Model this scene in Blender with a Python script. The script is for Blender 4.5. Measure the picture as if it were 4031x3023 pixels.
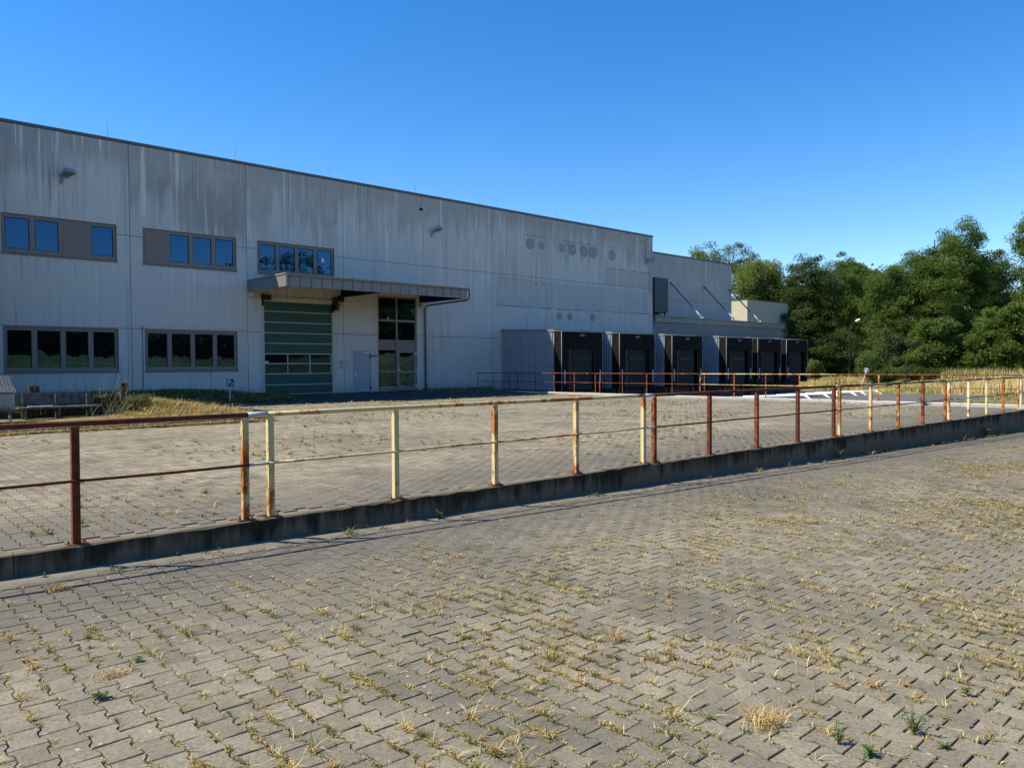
import bpy, math, random
import numpy as np
from math import sin, cos, pi, radians

random.seed(7); rng = np.random.default_rng(7)
for o in list(bpy.data.objects): bpy.data.objects.remove(o)
scene = bpy.context.scene
COL = scene.collection

# ------------------------------------------------------------------ camera
# site frame: x runs along the warehouse front, y towards it (front face at y = FY), z up
CAMZ = 1.521; YAW = radians(42.84); PIT = 0.0244; ROLL = -0.0059; FPX = 3028.0
cd = bpy.data.cameras.new('camera'); cam = bpy.data.objects.new('camera', cd); COL.objects.link(cam)
cam.location = (0, 0, CAMZ)
cd.sensor_fit = 'HORIZONTAL'; cd.sensor_width = 36.0; cd.lens = 36.0 * FPX / 4031.0
cd.clip_start = 0.05; cd.clip_end = 5000
from mathutils import Matrix, Vector
fw = Vector((sin(YAW) * cos(PIT), cos(YAW) * cos(PIT), -sin(PIT)))
rt = Vector((cos(YAW), -sin(YAW), 0)); up = rt.cross(fw)
rt2 = rt * cos(ROLL) + up * sin(ROLL); up2 = up * cos(ROLL) - rt * sin(ROLL)
M = Matrix((rt2, up2, -fw)).transposed()
cam.rotation_euler = M.to_euler()
scene.camera = cam

# ------------------------------------------------------------------ sky, sun, exposure
SUNV = Vector((0.68, -0.52, -1.0)).normalized()          # the way the light travels
SUN_EL = math.asin(-SUNV.z); SUN_AZ = math.atan2(-SUNV.x, -SUNV.y)   # azimuth from +y towards +x
w = bpy.data.worlds.new('World'); scene.world = w; w.use_nodes = True
wn = w.node_tree.nodes; wl = w.node_tree.links; wn.clear()
sky = wn.new('ShaderNodeTexSky'); sky.sky_type = 'NISHITA'; sky.sun_disc = False
sky.sun_elevation = SUN_EL; sky.sun_rotation = SUN_AZ
sky.altitude = 50; sky.air_density = 0.95; sky.dust_density = 0.0; sky.ozone_density = 2.6
hs = wn.new('ShaderNodeHueSaturation'); hs.inputs['Saturation'].default_value = 1.37; hs.inputs['Hue'].default_value = 0.506
bgn = wn.new('ShaderNodeBackground'); bgn.inputs['Strength'].default_value = 0.130
won = wn.new('ShaderNodeOutputWorld')
wl.new(sky.outputs[0], hs.inputs['Color']); wl.new(hs.outputs[0], bgn.inputs['Color']); wl.new(bgn.outputs[0], won.inputs['Surface'])
sl = bpy.data.lights.new('sun', 'SUN'); sl.energy = 5.0; sl.angle = radians(0.53); sl.color = (1.0, 0.91, 0.735)
sun = bpy.data.objects.new('sun', sl); COL.objects.link(sun)
sun.rotation_euler = SUNV.to_track_quat('-Z', 'Y').to_euler(); sun.location = (-60, 60, 90)
vs = scene.view_settings; vs.view_transform = 'Standard'; vs.look = 'None'; vs.exposure = 0.66; vs.gamma = 1.0
scene.render.engine = 'CYCLES'

# ------------------------------------------------------------------ photograph coordinates -> site (only to lay things out)
_C = np.array([M[i][j] for i in range(3) for j in range(3)]).reshape(3, 3)   # columns right, up, back
def ray(px, py):
    d = np.array([(px - 2015.5) / FPX, -(py - 1511.5) / FPX, -1.0]); return _C @ d
def at_depth(px, py, d):
    return np.array([0, 0, CAMZ]) + ray(px, py) * d
def on_z(px, py, z):
    r = ray(px, py); return np.array([0, 0, CAMZ]) + r * ((z - CAMZ) / r[2])
def on_y(px, py, y):
    r = ray(px, py); return np.array([0, 0, CAMZ]) + r * (y / r[1])
def proj(P):
    P = np.asarray(P, float) - np.array([0, 0, CAMZ]); q = P @ _C
    dep = -q[..., 2]; dep = np.where(np.abs(dep) < 1e-6, 1e-6, dep)
    return 2015.5 + FPX * q[..., 0] / dep, 1511.5 - FPX * q[..., 1] / dep, dep

# ------------------------------------------------------------------ mesh helpers
class MB:
    def __init__(s): s.v = []; s.f = []
    def add(s, vs, fs):
        b = len(s.v); s.v += [tuple(map(float, p)) for p in vs]; s.f += [tuple(b + i for i in f) for f in fs]; return s
    def box(s, x0, x1, y0, y1, z0, z1):
        return s.add([(x0,y0,z0),(x1,y0,z0),(x1,y1,z0),(x0,y1,z0),(x0,y0,z1),(x1,y0,z1),(x1,y1,z1),(x0,y1,z1)],
                     [(3,2,1,0),(4,5,6,7),(0,1,5,4),(1,2,6,5),(2,3,7,6),(3,0,4,7)])
    def bbox(s, x0, x1, y0, y1, z0, z1, b=0.006):
        # box with chamfered upright and top edges (prism with chamfered top)
        pts = [(x0+b,y0),(x1-b,y0),(x1,y0+b),(x1,y1-b),(x1-b,y1),(x0+b,y1),(x0,y1-b),(x0,y0+b)]
        cx, cy = (x0+x1)/2, (y0+y1)/2
        inn = [(x+(b if x<cx else -b)*(1 if abs(x-cx)>abs((x1-x0)/2)-b*1.5 else 0), y+(b if y<cy else -b)*(1 if abs(y-cy)>abs((y1-y0)/2)-b*1.5 else 0)) for x,y in pts]
        n = 8; V = [(x,y,z0) for x,y in pts]+[(x,y,z1-b) for x,y in pts]+[(x,y,z1) for x,y in inn]
        F = [tuple(range(n-1,-1,-1)), tuple(range(2*n,3*n))]
        for i in range(n):
            j = (i+1)%n; F += [(i,j,n+j,n+i),(n+i,n+j,2*n+j,2*n+i)]
        return s.add(V, F)
    def prism(s, poly, axis, a, b):
        # poly: 2d points extruded from a to b along axis ('x': poly=(y,z); 'y': (x,z); 'z': (x,y))
        def mk(p, t):
            return (t,p[0],p[1]) if axis=='x' else ((p[0],t,p[1]) if axis=='y' else (p[0],p[1],t))
        n = len(poly); V = [mk(p,a) for p in poly]+[mk(p,b) for p in poly]
        F = [tuple(range(n)), tuple(range(2*n-1,n-1,-1))]+[(i,(i+1)%n,n+(i+1)%n,n+i) for i in range(n)]
        return s.add(V, F)
    def tube(s, pts, r, n=10, caps=True):
        pts = [np.array(p, float) for p in pts]; rs = r if isinstance(r,(list,tuple)) else [r]*len(pts)
        V = []; 
        for i,p in enumerate(pts):
            t = pts[min(i+1,len(pts)-1)]-pts[max(i-1,0)]; t = t/(np.linalg.norm(t)+1e-9)
            a = np.cross(t,[0,0,1.]) if abs(t[2])<0.95 else np.cross(t,[1.,0,0]); a/=np.linalg.norm(a); b=np.cross(t,a)
            for k in range(n):
                q = 2*pi*k/n; V.append(p+rs[i]*(a*cos(q)+b*sin(q)))
        F = []
        for i in range(len(pts)-1):
            for k in range(n):
                j=(k+1)%n; F.append((i*n+k,i*n+j,(i+1)*n+j,(i+1)*n+k))
        if caps: F += [tuple(range(n-1,-1,-1)), tuple((len(pts)-1)*n+k for k in range(n))]
        return s.add(V,F)
    def disc(s, c, r, axis='y', n=20, th=0.01, rv=None):
        rv = rv or r
        poly = [(c[0]+r*cos(2*pi*k/n), c[2]+rv*sin(2*pi*k/n)) for k in range(n)]
        return s.prism(poly,'y',c[1]-th,c[1])
    def build(s, name, mat, parent=None, smooth=False, fixn=True):
        me = bpy.data.meshes.new(name)
        off = np.array(ORG.get(parent.name,(0,0,0))) if parent is not None else np.zeros(3)
        me.from_pydata([tuple(np.array(p)-off) for p in s.v],[],s.f)
        if fixn:
            import bmesh
            bm = bmesh.new(); bm.from_mesh(me); bmesh.ops.recalc_face_normals(bm, faces=bm.faces); bm.to_mesh(me); bm.free()
        me.materials.append(mat)
        me.polygons.foreach_set('use_smooth',[bool(smooth)]*len(me.polygons))
        o = bpy.data.objects.new(name, me); COL.objects.link(o)
        if parent is not None:
            o.parent = parent; ORG[o.name] = tuple(off)
        else: ORG[o.name] = (0,0,0)
        return o
ORG = {}
def thing(name, label, cat, loc, group=None):
    o = bpy.data.objects.new(name, None); o.empty_display_size = 0.3; COL.objects.link(o); o.location = loc
    o['label'] = label; o['category'] = cat
    if group: o['group'] = group
    ORG[o.name] = tuple(loc); return o
def tag(o, label, cat, group=None):
    o['label'] = label; o['category'] = cat
    if group: o['group'] = group
    return o
def structure(o): o['kind'] = 'structure'; return o
def stuff(o, label=None, cat=None):
    o['kind'] = 'stuff'
    if label: o['label'] = label
    if cat: o['category'] = cat
    return o
def copy_thing(root, loc, label):
    r = root.copy(); COL.objects.link(r); r.location = loc; r['label'] = label
    for ch in root.children:
        c = ch.copy(); COL.objects.link(c); c.parent = r
        for g in ch.children:
            d = g.copy(); COL.objects.link(d); d.parent = c
    return r
def np_mesh(name, verts, faces, mat, parent=None, col=None, smooth=False):
    """faces: (n,k) int array or list of such arrays"""
    me = bpy.data.meshes.new(name); fl = faces if isinstance(faces,list) else [faces]
    fl = [f for f in fl if len(f)]
    nv = len(verts); me.vertices.add(nv); me.vertices.foreach_set('co', np.asarray(verts,np.float32).ravel())
    nl = sum(f.size for f in fl); npol = sum(len(f) for f in fl)
    me.loops.add(nl); me.polygons.add(npol)
    me.loops.foreach_set('vertex_index', np.concatenate([f.ravel() for f in fl]).astype(np.int32))
    tot = np.concatenate([np.full(len(f), f.shape[1], np.int32) for f in fl])
    st = np.concatenate([[0], np.cumsum(tot)[:-1]]).astype(np.int32)
    me.polygons.foreach_set('loop_start', st)
    try: me.polygons.foreach_set('loop_total', tot)
    except Exception: pass
    me.update(calc_edges=True)
    if col is not None:
        a = me.color_attributes.new('tint','FLOAT_COLOR','POINT')
        c4 = np.ones((nv,4),np.float32); c4[:,:col.shape[1]] = col; a.data.foreach_set('color', c4.ravel())
    me.polygons.foreach_set('use_smooth',np.full(npol,bool(smooth)))
    me.materials.append(mat)
    o = bpy.data.objects.new(name, me); COL.objects.link(o)
    if parent is not None: o.parent = parent
    ORG[o.name] = (0,0,0)
    return o

# ------------------------------------------------------------------ material helpers
class G:
    def __init__(s, name, rough=0.8, spec=0.3):
        s.m = bpy.data.materials.new(name); s.m.use_nodes = True; s.nt = s.m.node_tree; s.n = s.nt.nodes; s.l = s.nt.links
        s.b = s.n['Principled BSDF']; s.b.inputs['Roughness'].default_value = rough; s.b.inputs['Specular IOR Level'].default_value = spec
    def node(s, t, **kw):
        n = s.n.new(t)
        for k,v in kw.items(): setattr(n,k,v)
        return n
    def put(s, sock, v):
        if v is None: return
        if hasattr(v,'is_output') or isinstance(v,bpy.types.NodeSocket): s.l.new(v,sock)
        elif isinstance(v,(tuple,list)) and len(v)==3 and sock.type=='RGBA': sock.default_value=(*v,1)
        else: sock.default_value = v
    def pos(s):
        if not hasattr(s,'_p'): s._p = s.node('ShaderNodeNewGeometry')
        return s._p.outputs['Position']
    def obj(s): return s.node('ShaderNodeTexCoord').outputs['Object']
    def rnd(s): return s.node('ShaderNodeObjectInfo').outputs['Random']
    def attr(s, name='tint'): return s.node('ShaderNodeAttribute', attribute_name=name)
    def xyz(s, v): n = s.node('ShaderNodeSeparateXYZ'); s.put(n.inputs[0],v); return n.outputs
    def comb(s,x,y,z):
        n = s.node('ShaderNodeCombineXYZ')
        for i,v in enumerate((x,y,z)): s.put(n.inputs[i],v)
        return n.outputs[0]
    def map(s, v, sc=(1,1,1), loc=(0,0,0)):
        n = s.node('ShaderNodeMapping'); s.put(n.inputs['Vector'],v); n.inputs['Scale'].default_value=sc; n.inputs['Location'].default_value=loc; return n.outputs[0]
    def noise(s, v, scale=1, detail=3, rough=0.55, dist=0.0):
        n = s.node('ShaderNodeTexNoise'); s.put(n.inputs['Vector'],v); n.inputs['Scale'].default_value=scale
        n.inputs['Detail'].default_value=detail; n.inputs['Roughness'].default_value=rough; n.inputs['Distortion'].default_value=dist; return n.outputs[0]
    def voro(s, v, scale=1, feature='F1', out=0, rnd=1.0):
        n = s.node('ShaderNodeTexVoronoi', feature=feature); s.put(n.inputs['Vector'],v); n.inputs['Scale'].default_value=scale; n.inputs['Randomness'].default_value=rnd; return n.outputs[out]
    def wn(s, v): n = s.node('ShaderNodeTexWhiteNoise', noise_dimensions='3D'); s.put(n.inputs['Vector'],v); return n.outputs[0]
    def math(s, op, a, b=None, c=None, clamp=False):
        n = s.node('ShaderNodeMath', operation=op, use_clamp=clamp); s.put(n.inputs[0],a); s.put(n.inputs[1],b)
        if c is not None: s.put(n.inputs[2],c)
        return n.outputs[0]
    def step(s, v, a, b, o0=0.0, o1=1.0):
        n = s.node('ShaderNodeMapRange', interpolation_type='SMOOTHSTEP'); s.put(n.inputs[0],v)
        for i,q in enumerate((a,b,o0,o1)): s.put(n.inputs[i+1],q)
        return n.outputs[0]
    def mix(s, f, a, b, mode='MIX'):
        n = s.node('ShaderNodeMix', data_type='RGBA', blend_type=mode); s.put(n.inputs[0],f); s.put(n.inputs[6],a); s.put(n.inputs[7],b); return n.outputs[2]
    def bump(s, h, strength=0.4, dist=0.01):
        n = s.node('ShaderNodeBump'); n.inputs['Strength'].default_value=strength; n.inputs['Distance'].default_value=dist; s.put(n.inputs['Height'],h)
        s.l.new(n.outputs[0], s.b.inputs['Normal']); return s
    def col(s, c): s.put(s.b.inputs['Base Color'],c); return s
    def set(s, **kw):
        for k,v in kw.items(): s.put(s.b.inputs[k.replace('_',' ')],v)
        return s

def plain(name, c, rough=0.6, spec=0.3, var=0.12, scale=3.0, metal=0.0):
    g = G(name, rough, spec); n = g.noise(g.pos(), scale, 4); 
    g.col(g.mix(n, tuple(x*(1-var*1.6) for x in c), tuple(min(1,x*(1+var*1.6)) for x in c)))
    g.b.inputs['Metallic'].default_value = metal
    return g.m

def wall_mat(name, clean, grime, top=10.7, w=5.003, x0=0.17, amount=1.0):
    g = G(name, 0.9, 0.15); x,y,z = g.xyz(g.pos())
    pid = g.math('FLOOR', g.math('DIVIDE', g.math('SUBTRACT',x,x0), w))
    ox = g.math('MULTIPLY', pid, 37.7)
    def nz(sx,sz,det,off,rough=0.6):
        return g.noise(g.comb(g.math('ADD',g.math('MULTIPLY',x,sx),g.math('ADD',ox,off)), off*1.7, g.math('MULTIPLY',z,sz)),1.0,det,rough)
    big = nz(0.42,0.16,3,3.1); st = nz(2.3,0.10,4,11.0); fi = nz(9.0,0.22,4,23.0,0.65); fx = nz(26.0,0.5,3,41.0); mott = g.noise(g.pos(),2.2,5,0.6)
    h = g.math('ADD', g.math('SUBTRACT',z,top), g.math('ADD', g.math('MULTIPLY',g.math('SUBTRACT',st,0.5),5.0), g.math('MULTIPLY',g.math('SUBTRACT',big,0.5),6.0)))
    pr_ = g.wn(g.comb(pid,7.0,2.0)); hp = g.math('ADD',h,g.math('MULTIPLY',g.math('SUBTRACT',pr_,0.5),2.6)); gr = g.math('MULTIPLY', g.math('MULTIPLY', g.step(hp,-3.0,-1.7), g.step(nz(1.1,0.35,4,91.0),0.30,0.62,0.45,1.0)), g.step(pr_,0.0,1.0,0.65,0.95))
    gr = g.math('MAXIMUM', gr, g.step(g.math('ADD',g.math('SUBTRACT',z,top),g.math('MULTIPLY',fi,1.0)),-0.9,0.2,0.0,0.75))
    c = g.mix(mott, tuple(v*0.92 for v in clean), tuple(v*1.06 for v in clean)); c = g.mix(g.math('MULTIPLY',g.wn(g.comb(pid,3.0,g.math('FLOOR',g.math('DIVIDE',z,3.3)))),0.16), c, grime)
    c = g.mix(g.math('MULTIPLY',gr,amount), c, grime)
    # dark runs
    run = g.math('MULTIPLY', g.step(g.math('ADD',g.math('MULTIPLY',fi,0.65),g.math('MULTIPLY',fx,0.35)),0.54,0.66), g.step(big,0.36,0.62,0.15,1.0))
    c = g.mix(g.math('MULTIPLY',run,0.75*amount), c, tuple(v*0.50 for v in grime))
    pr2 = g.wn(g.comb(pid,11.0,5.0)); s2_ = g.math('MULTIPLY', g.math('MULTIPLY', g.step(nz(4.5,0.06,4,131.0,0.7),0.52,0.64), g.step(nz(0.7,0.30,3,151.0),0.38,0.60,0.1,1.0)), g.step(pr2,0.3,0.85,0.06,0.50)); c = g.mix(g.math('MULTIPLY',s2_,amount), c, grime)
    if name=='wall_concrete':
        inx = g.math('MULTIPLY',g.math('GREATER_THAN',x,30.49),g.math('LESS_THAN',x,45.2)); inz = g.math('MULTIPLY',g.math('GREATER_THAN',z,5.09),g.math('LESS_THAN',z,6.80)); c = g.mix(g.math('MULTIPLY',g.math('MULTIPLY',inx,inz),0.28), c, grime)
        inx = g.math('MULTIPLY',g.math('GREATER_THAN',x,40.5),g.math('LESS_THAN',x,45.72)); inz = g.math('MULTIPLY',g.math('GREATER_THAN',z,6.98),g.math('LESS_THAN',z,8.12)); c = g.mix(g.math('MULTIPLY',g.math('MULTIPLY',inx,inz),0.35), c, grime)
    # pale washed runs
    pal = g.math('MULTIPLY', g.math('MULTIPLY',g.step(nz(7.0,0.16,3,71.0),0.55,0.66),g.step(nz(0.9,0.4,3,171.0),0.36,0.56,0.15,1.0)), g.step(z,2.0,7.5,0.25,1.0))
    c = g.mix(g.math('MULTIPLY',pal,0.85*amount), c, tuple(min(1,v*1.18) for v in clean))
    # damp foot
    ft = g.math('ADD', z, g.math('MULTIPLY',st,1.1)); c = g.mix(g.step(ft,0.55,1.35,0.45,0.0), c, (0.17,0.175,0.16))
    g.col(c); g.bump(g.math('ADD',g.noise(g.pos(),60,3),g.math('MULTIPLY',g.noise(g.pos(),6,3),0.8)),0.25,0.004)
    return g.m
M_wall = wall_mat('wall_concrete',(0.63,0.595,0.535),(0.36,0.337,0.30))
M_wall2 = wall_mat('wall_concrete_rear',(0.51,0.49,0.45),(0.38,0.36,0.33),top=10.3,w=4.5,x0=2.0)
M_cream = wall_mat('wall_cream',(0.55,0.50,0.37),(0.42,0.38,0.29),top=7.5,w=5.0,x0=0.0,amount=0.45)
M_core = plain('building_core',(0.03,0.03,0.03),0.9)
M_joint = plain('joint_seal',(0.06,0.06,0.06),0.9)
M_coping = plain('coping_metal',(0.10,0.105,0.115),0.45,0.5)
M_zinc = None
def zinc(name, c):
    g = G(name,0.42,0.5); n = g.noise(g.map(g.pos(),(1,1,0.5)),2.5,5,0.6); f = g.noise(g.pos(),14,3)
    g.col(g.mix(n,tuple(v*0.72 for v in c),tuple(v*1.22 for v in c))); g.b.inputs['Metallic'].default_value=0.0
    g.bump(g.math('ADD',n,g.math('MULTIPLY',f,0.2)),0.35,0.02); return g.m
M_zinc = zinc('zinc_sheet',(0.205,0.205,0.20)); M_gutter = zinc('gutter_zinc',(0.125,0.125,0.125))
M_steel = plain('dark_steel',(0.022,0.02,0.018),0.7)
M_frame = plain('window_frame_bronze',(0.235,0.190,0.160),0.45,0.4,0.08,1.2)
M_blank = plain('window_blank_panel',(0.225,0.182,0.150),0.5,0.4,0.06,2.0)
def glass(name, tint=(0.006,0.007,0.008), ior=2.1):
    g = G(name,0.015,0.5); g.b.inputs['IOR'].default_value = ior; g.col(tint); g.b.inputs['Specular Tint'].default_value=(0.22,0.56,1.0,1)
    g.bump(g.noise(g.map(g.pos(),(1.6,1.6,1.1)),1.0,2),0.16,0.02); return g.m
M_glass = glass('window_glass'); M_glass2 = glass('gate_glazing',(0.012,0.012,0.010),1.7)
def gate_mat():
    g = G('gate_green',0.45,0.4); x,y,z = g.xyz(g.pos()); n = g.noise(g.map(g.pos(),(0.6,1,3)),1.3,4)
    g.col(g.mix(n,(0.026,0.082,0.062),(0.040,0.112,0.086))); return g.m
M_gate = gate_mat()
M_bar = plain('gate_bar_alu',(0.42,0.43,0.42),0.4,0.5)
M_jamb = plain('gate_jamb_cream',(0.50,0.49,0.43),0.6)
M_door = plain('steel_door_grey',(0.36,0.38,0.41),0.5,0.35,0.07,1.5)
M_chrome = plain('handle_metal',(0.75,0.75,0.74),0.3,0.5,0.05,3,0.7)
M_black = plain('black_plastic',(0.012,0.012,0.012),0.5)
M_ivory = plain('ivory_box',(0.55,0.52,0.42),0.5)
M_white = plain('white_paint',(0.74,0.74,0.72),0.55)
M_plug = plain('mortar_plug',(0.37,0.35,0.315),0.95,0.1,0.22,6); M_seam = plain('dark_seam',(0.12,0.115,0.10),0.95,0.1,0.3,9)
M_clad = zinc('corrugated_blue_grey',(0.25,0.275,0.30)); M_clad2 = zinc('annex_cladding',(0.235,0.235,0.23)); M_trim = zinc('roof_trim',(0.22,0.22,0.22))
def fabric():
    g = G('shelter_fabric',0.75,0.10); p = g.pos(); x,y,z = g.xyz(p)
    n = g.noise(p,3,4); g.col(g.mix(n,(0.007,0.007,0.0075),(0.013,0.013,0.013)))
    sag = g.noise(g.comb(g.math('MULTIPLY',x,1.2),g.math('MULTIPLY',y,1.5),g.math('ADD',g.math('MULTIPLY',z,5.5),g.math('MULTIPLY',y,3.0))),1.0,2)
    g.bump(sag,0.25,0.05); return g.m
M_fabric = fabric()
M_dockdoor = plain('dock_door',(0.020,0.024,0.030),0.6)
M_concrete_dark = plain('dock_concrete',(0.09,0.088,0.083),0.9,0.1,0.25,2)

# weathered concrete of the low walls
def lowwall(name, a, b, dark, stain=1.0):
    g = G(name,0.92,0.12); p = g.pos(); x,y,z = g.xyz(p); n = g.noise(p,3.0,5,0.65); f = g.noise(p,30,4)
    c = g.mix(n,a,b); c = g.mix(g.step(f,0.45,0.75,0,0.35),c,tuple(v*0.6 for v in a))
    s1 = g.noise(g.comb(g.math('MULTIPLY',x,7.0),g.math('MULTIPLY',y,7.0),g.math('MULTIPLY',z,0.9)),1.0,4,0.65)
    s2 = g.noise(g.map(p,(1.1,1.1,0.6)),1.0,3)
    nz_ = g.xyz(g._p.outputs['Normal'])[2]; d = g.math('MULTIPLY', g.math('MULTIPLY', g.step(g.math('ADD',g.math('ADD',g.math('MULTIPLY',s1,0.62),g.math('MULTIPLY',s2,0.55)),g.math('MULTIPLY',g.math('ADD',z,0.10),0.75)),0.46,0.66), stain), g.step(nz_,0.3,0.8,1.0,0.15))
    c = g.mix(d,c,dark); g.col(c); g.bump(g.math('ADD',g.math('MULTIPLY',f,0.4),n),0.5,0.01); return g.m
M_low = lowwall('retaining_concrete',(0.125,0.104,0.072),(0.225,0.192,0.138),(0.026,0.021,0.013),0.92)
M_kerbw = lowwall('whitewashed_concrete',(0.58,0.56,0.52),(0.74,0.73,0.70),(0.22,0.20,0.17),0.55)
M_kerb = lowwall('kerb_concrete',(0.20,0.19,0.17),(0.29,0.28,0.25),(0.08,0.075,0.06),0.7)
M_foot = lowwall('footing_mortar',(0.15,0.13,0.10),(0.25,0.22,0.17),(0.07,0.06,0.045),0.6)

def rust(name, paint, ra, rb, frac, edge=0.10):
    g = G(name,0.75,0.25); p = g.pos(); n = g.noise(g.map(p,(1,1,0.55)),5.0,6,0.68); f = g.noise(p,42,4,0.6); big = g.noise(p,0.9,2)
    r = g.mix(g.step(g.noise(p,11,4),0.35,0.65),ra,rb); r = g.mix(g.step(f,0.5,0.8,0,0.5),r,tuple(v*0.45 for v in ra))
    v = g.math('ADD',g.math('ADD',g.math('MULTIPLY',n,0.8),g.math('MULTIPLY',f,0.16)),g.math('MULTIPLY',big,0.55))
    k = g.step(v, frac-edge*0.5, frac+edge*0.5)
    c = g.mix(k, g.mix(g.noise(p,6,3),tuple(q*0.82 for q in paint),tuple(min(1,q*1.1) for q in paint)), r)
    g.col(c); g.put(g.b.inputs['Roughness'], g.step(k,0,1,0.55,0.9)); g.bump(g.math('ADD',g.math('MULTIPLY',k,0.6),g.math('MULTIPLY',f,0.5)),0.5,0.004)
    return g.m
RUST_A=(0.165,0.045,0.017); RUST_B=(0.30,0.090,0.024); RUST_O=(0.46,0.17,0.035); RUST_D=(0.085,0.025,0.012)
M_r_red = rust('rust_red',(0.50,0.40,0.25),RUST_D,RUST_A,0.55)
M_r_brown = rust('rust_brown_paint',(0.60,0.47,0.22),RUST_A,RUST_O,0.76)
M_r_yel = rust('cream_paint_rusting',(0.62,0.53,0.26),RUST_B,RUST_O,0.80)
M_r_red2 = rust('rust_red_orange',(0.55,0.40,0.22),RUST_D,RUST_B,0.60)
M_r_ora = rust('rust_orange',(0.62,0.48,0.24),RUST_A,RUST_O,0.70)
M_r_whi = rust('white_paint_rusting',(0.68,0.62,0.43),RUST_B,RUST_O,0.80)
M_r_rail = rust('rail_dark_rust',(0.42,0.40,0.33),RUST_D,(0.14,0.045,0.02),0.72)
M_r_pale = rust('coupling_grey_paint',(0.50,0.52,0.50),RUST_B,RUST_O,1.05)
M_plate = rust('base_plate_rust',(0.3,0.2,0.12),RUST_D,RUST_B,0.4)
# ------------------------------------------------------------------ site dimensions
FY = 34.2                                                     # warehouse front
def rail_y(x): return 7.446 - 0.0177 * x                      # line of the front railing
def kerb_x(y): return 28.9 + (FY - y) * 0.03                  # line of the white kerb wall
def near_z(x): return -(0.175 + 0.0163 * x)                   # the lower pavement falls to the right
PIT_POLY = np.array([(29.2,11.6),(46.5,11.6),(49,14),(55.5,19.2),(69,31.5),(69,FY),(28.95,FY)])
def pit_z(y): return -0.25 - 0.85 * np.clip((np.asarray(y,float)-12.2)/17.0,0,1)
def poly_dist(P, poly):
    """signed distance (inside negative) for points P (n,2)"""
    n = len(poly); d = np.full(len(P),1e9); ins = np.zeros(len(P),bool)
    for i in range(n):
        a = poly[i]; b = poly[(i+1)%n]; ab = b-a; t = np.clip(((P-a)@ab)/(ab@ab),0,1)
        d = np.minimum(d, np.linalg.norm(P-(a+t[:,None]*ab),axis=1))
        c = ((a[1]>P[:,1])!=(b[1]>P[:,1])) & (P[:,0] < (b[0]-a[0])*(P[:,1]-a[1])/(b[1]-a[1]+1e-12)+a[0]); ins ^= c
    return np.where(ins,-d,d)
def sm(t): t = np.clip(t,0,1); return t*t*(3-2*t)
def bumps(x,y,a=0.25,f=0.15): return a*(np.sin(f*x+1.3)*np.sin(f*1.3*y+.4)+.5*np.sin(f*2.3*x+.7*y*f)+.35*np.sin(f*4.1*y-1.1*f*x))
def meadow_z(x, y):
    P = np.stack([x,y],-1).reshape(-1,2); d = poly_dist(P,PIT_POLY).reshape(x.shape)
    zp = pit_z(y)
    z = np.where(d<=0.2, zp-0.35, zp+0.03+(0.12-zp)*sm((d-0.2)/7.0))
    far = sm((d-6)/40.0); z = z + far*(0.55*sm((x-60)/60) + bumps(x,y,0.12,0.12))
    z = np.where((d>0.2)&(d<30), z+0.03*np.sin(1.7*x)*np.sin(1.3*y+.6), z)
    left = (x<kerb_x(y)-0.1)&(y>5.5); z = np.where(left & (x>-45)&(y<60), -0.4, z)   # under yard and buildings
    near = (y<=7.2)&(x>-45)&(x<46); zn = near_z(x)-0.25
    bank = sm((-y-9.5)/12.0)*(3.3)
    z = np.where(near, np.where(y>-11, zn, zn+0.30+bank), z)
    z = np.where((y<=7.2)&(x>=46), near_z(46)*(1-sm((x-46)/20))-0.05+bank, z)
    return z

# ------------------------------------------------------------------ ground materials
def ground_grass(name, dry, green, earth):
    g = G(name,0.95,0.1); p = g.pos(); a = g.noise(p,0.22,5,0.6); b = g.noise(p,1.7,5,0.65); f = g.noise(g.map(p,(1,1,0.3)),14,4)
    c = g.mix(g.step(g.math('ADD',g.math('MULTIPLY',a,0.7),g.math('MULTIPLY',b,0.3)),0.40,0.60),green,dry)
    c = g.mix(g.step(f,0.45,0.75,0,0.5),c,earth); c = g.mix(g.step(b,0.6,0.8,0,0.4),c,tuple(v*1.25 for v in dry))
    g.col(c); g.bump(g.math('ADD',f,b),1.0,0.06); return g.m
M_meadow = ground_grass('meadow_grass',(0.27,0.21,0.085),(0.105,0.125,0.035),(0.10,0.08,0.04))
M_lawn = ground_grass('lawn_grass',(0.10,0.12,0.035),(0.05,0.085,0.022),(0.05,0.05,0.02))
def asphalt(name, a, b):
    g = G(name,0.9,0.2); p = g.pos(); n = g.noise(p,0.5,5,0.6); f = g.noise(p,70,3); st = g.noise(g.map(p,(0.35,2.0,1)),1.0,4)
    c = g.mix(n,a,b); c = g.mix(g.step(f,0.5,0.75,0,0.5),c,tuple(v*1.7 for v in b)); c = g.mix(g.step(st,0.55,0.7,0,0.35),c,tuple(v*1.5 for v in b))
    g.col(c); g.bump(f,0.4,0.004); return g.m
M_asph = asphalt('asphalt',(0.085,0.082,0.080),(0.125,0.12,0.112)); M_asph2 = asphalt('apron_asphalt',(0.05,0.05,0.05),(0.08,0.077,0.072))
def sand():
    g = G('joint_sand',0.97,0.05); p = g.pos(); n = g.noise(p,4,5,0.65); m = g.noise(p,1.1,3)
    c = g.mix(n,(0.040,0.028,0.018),(0.090,0.066,0.040)); c = g.mix(g.step(m,0.42,0.58,0,0.75),c,(0.060,0.064,0.022))
    g.col(c); g.bump(n,0.6,0.01); return g.m
M_sand = sand()
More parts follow.
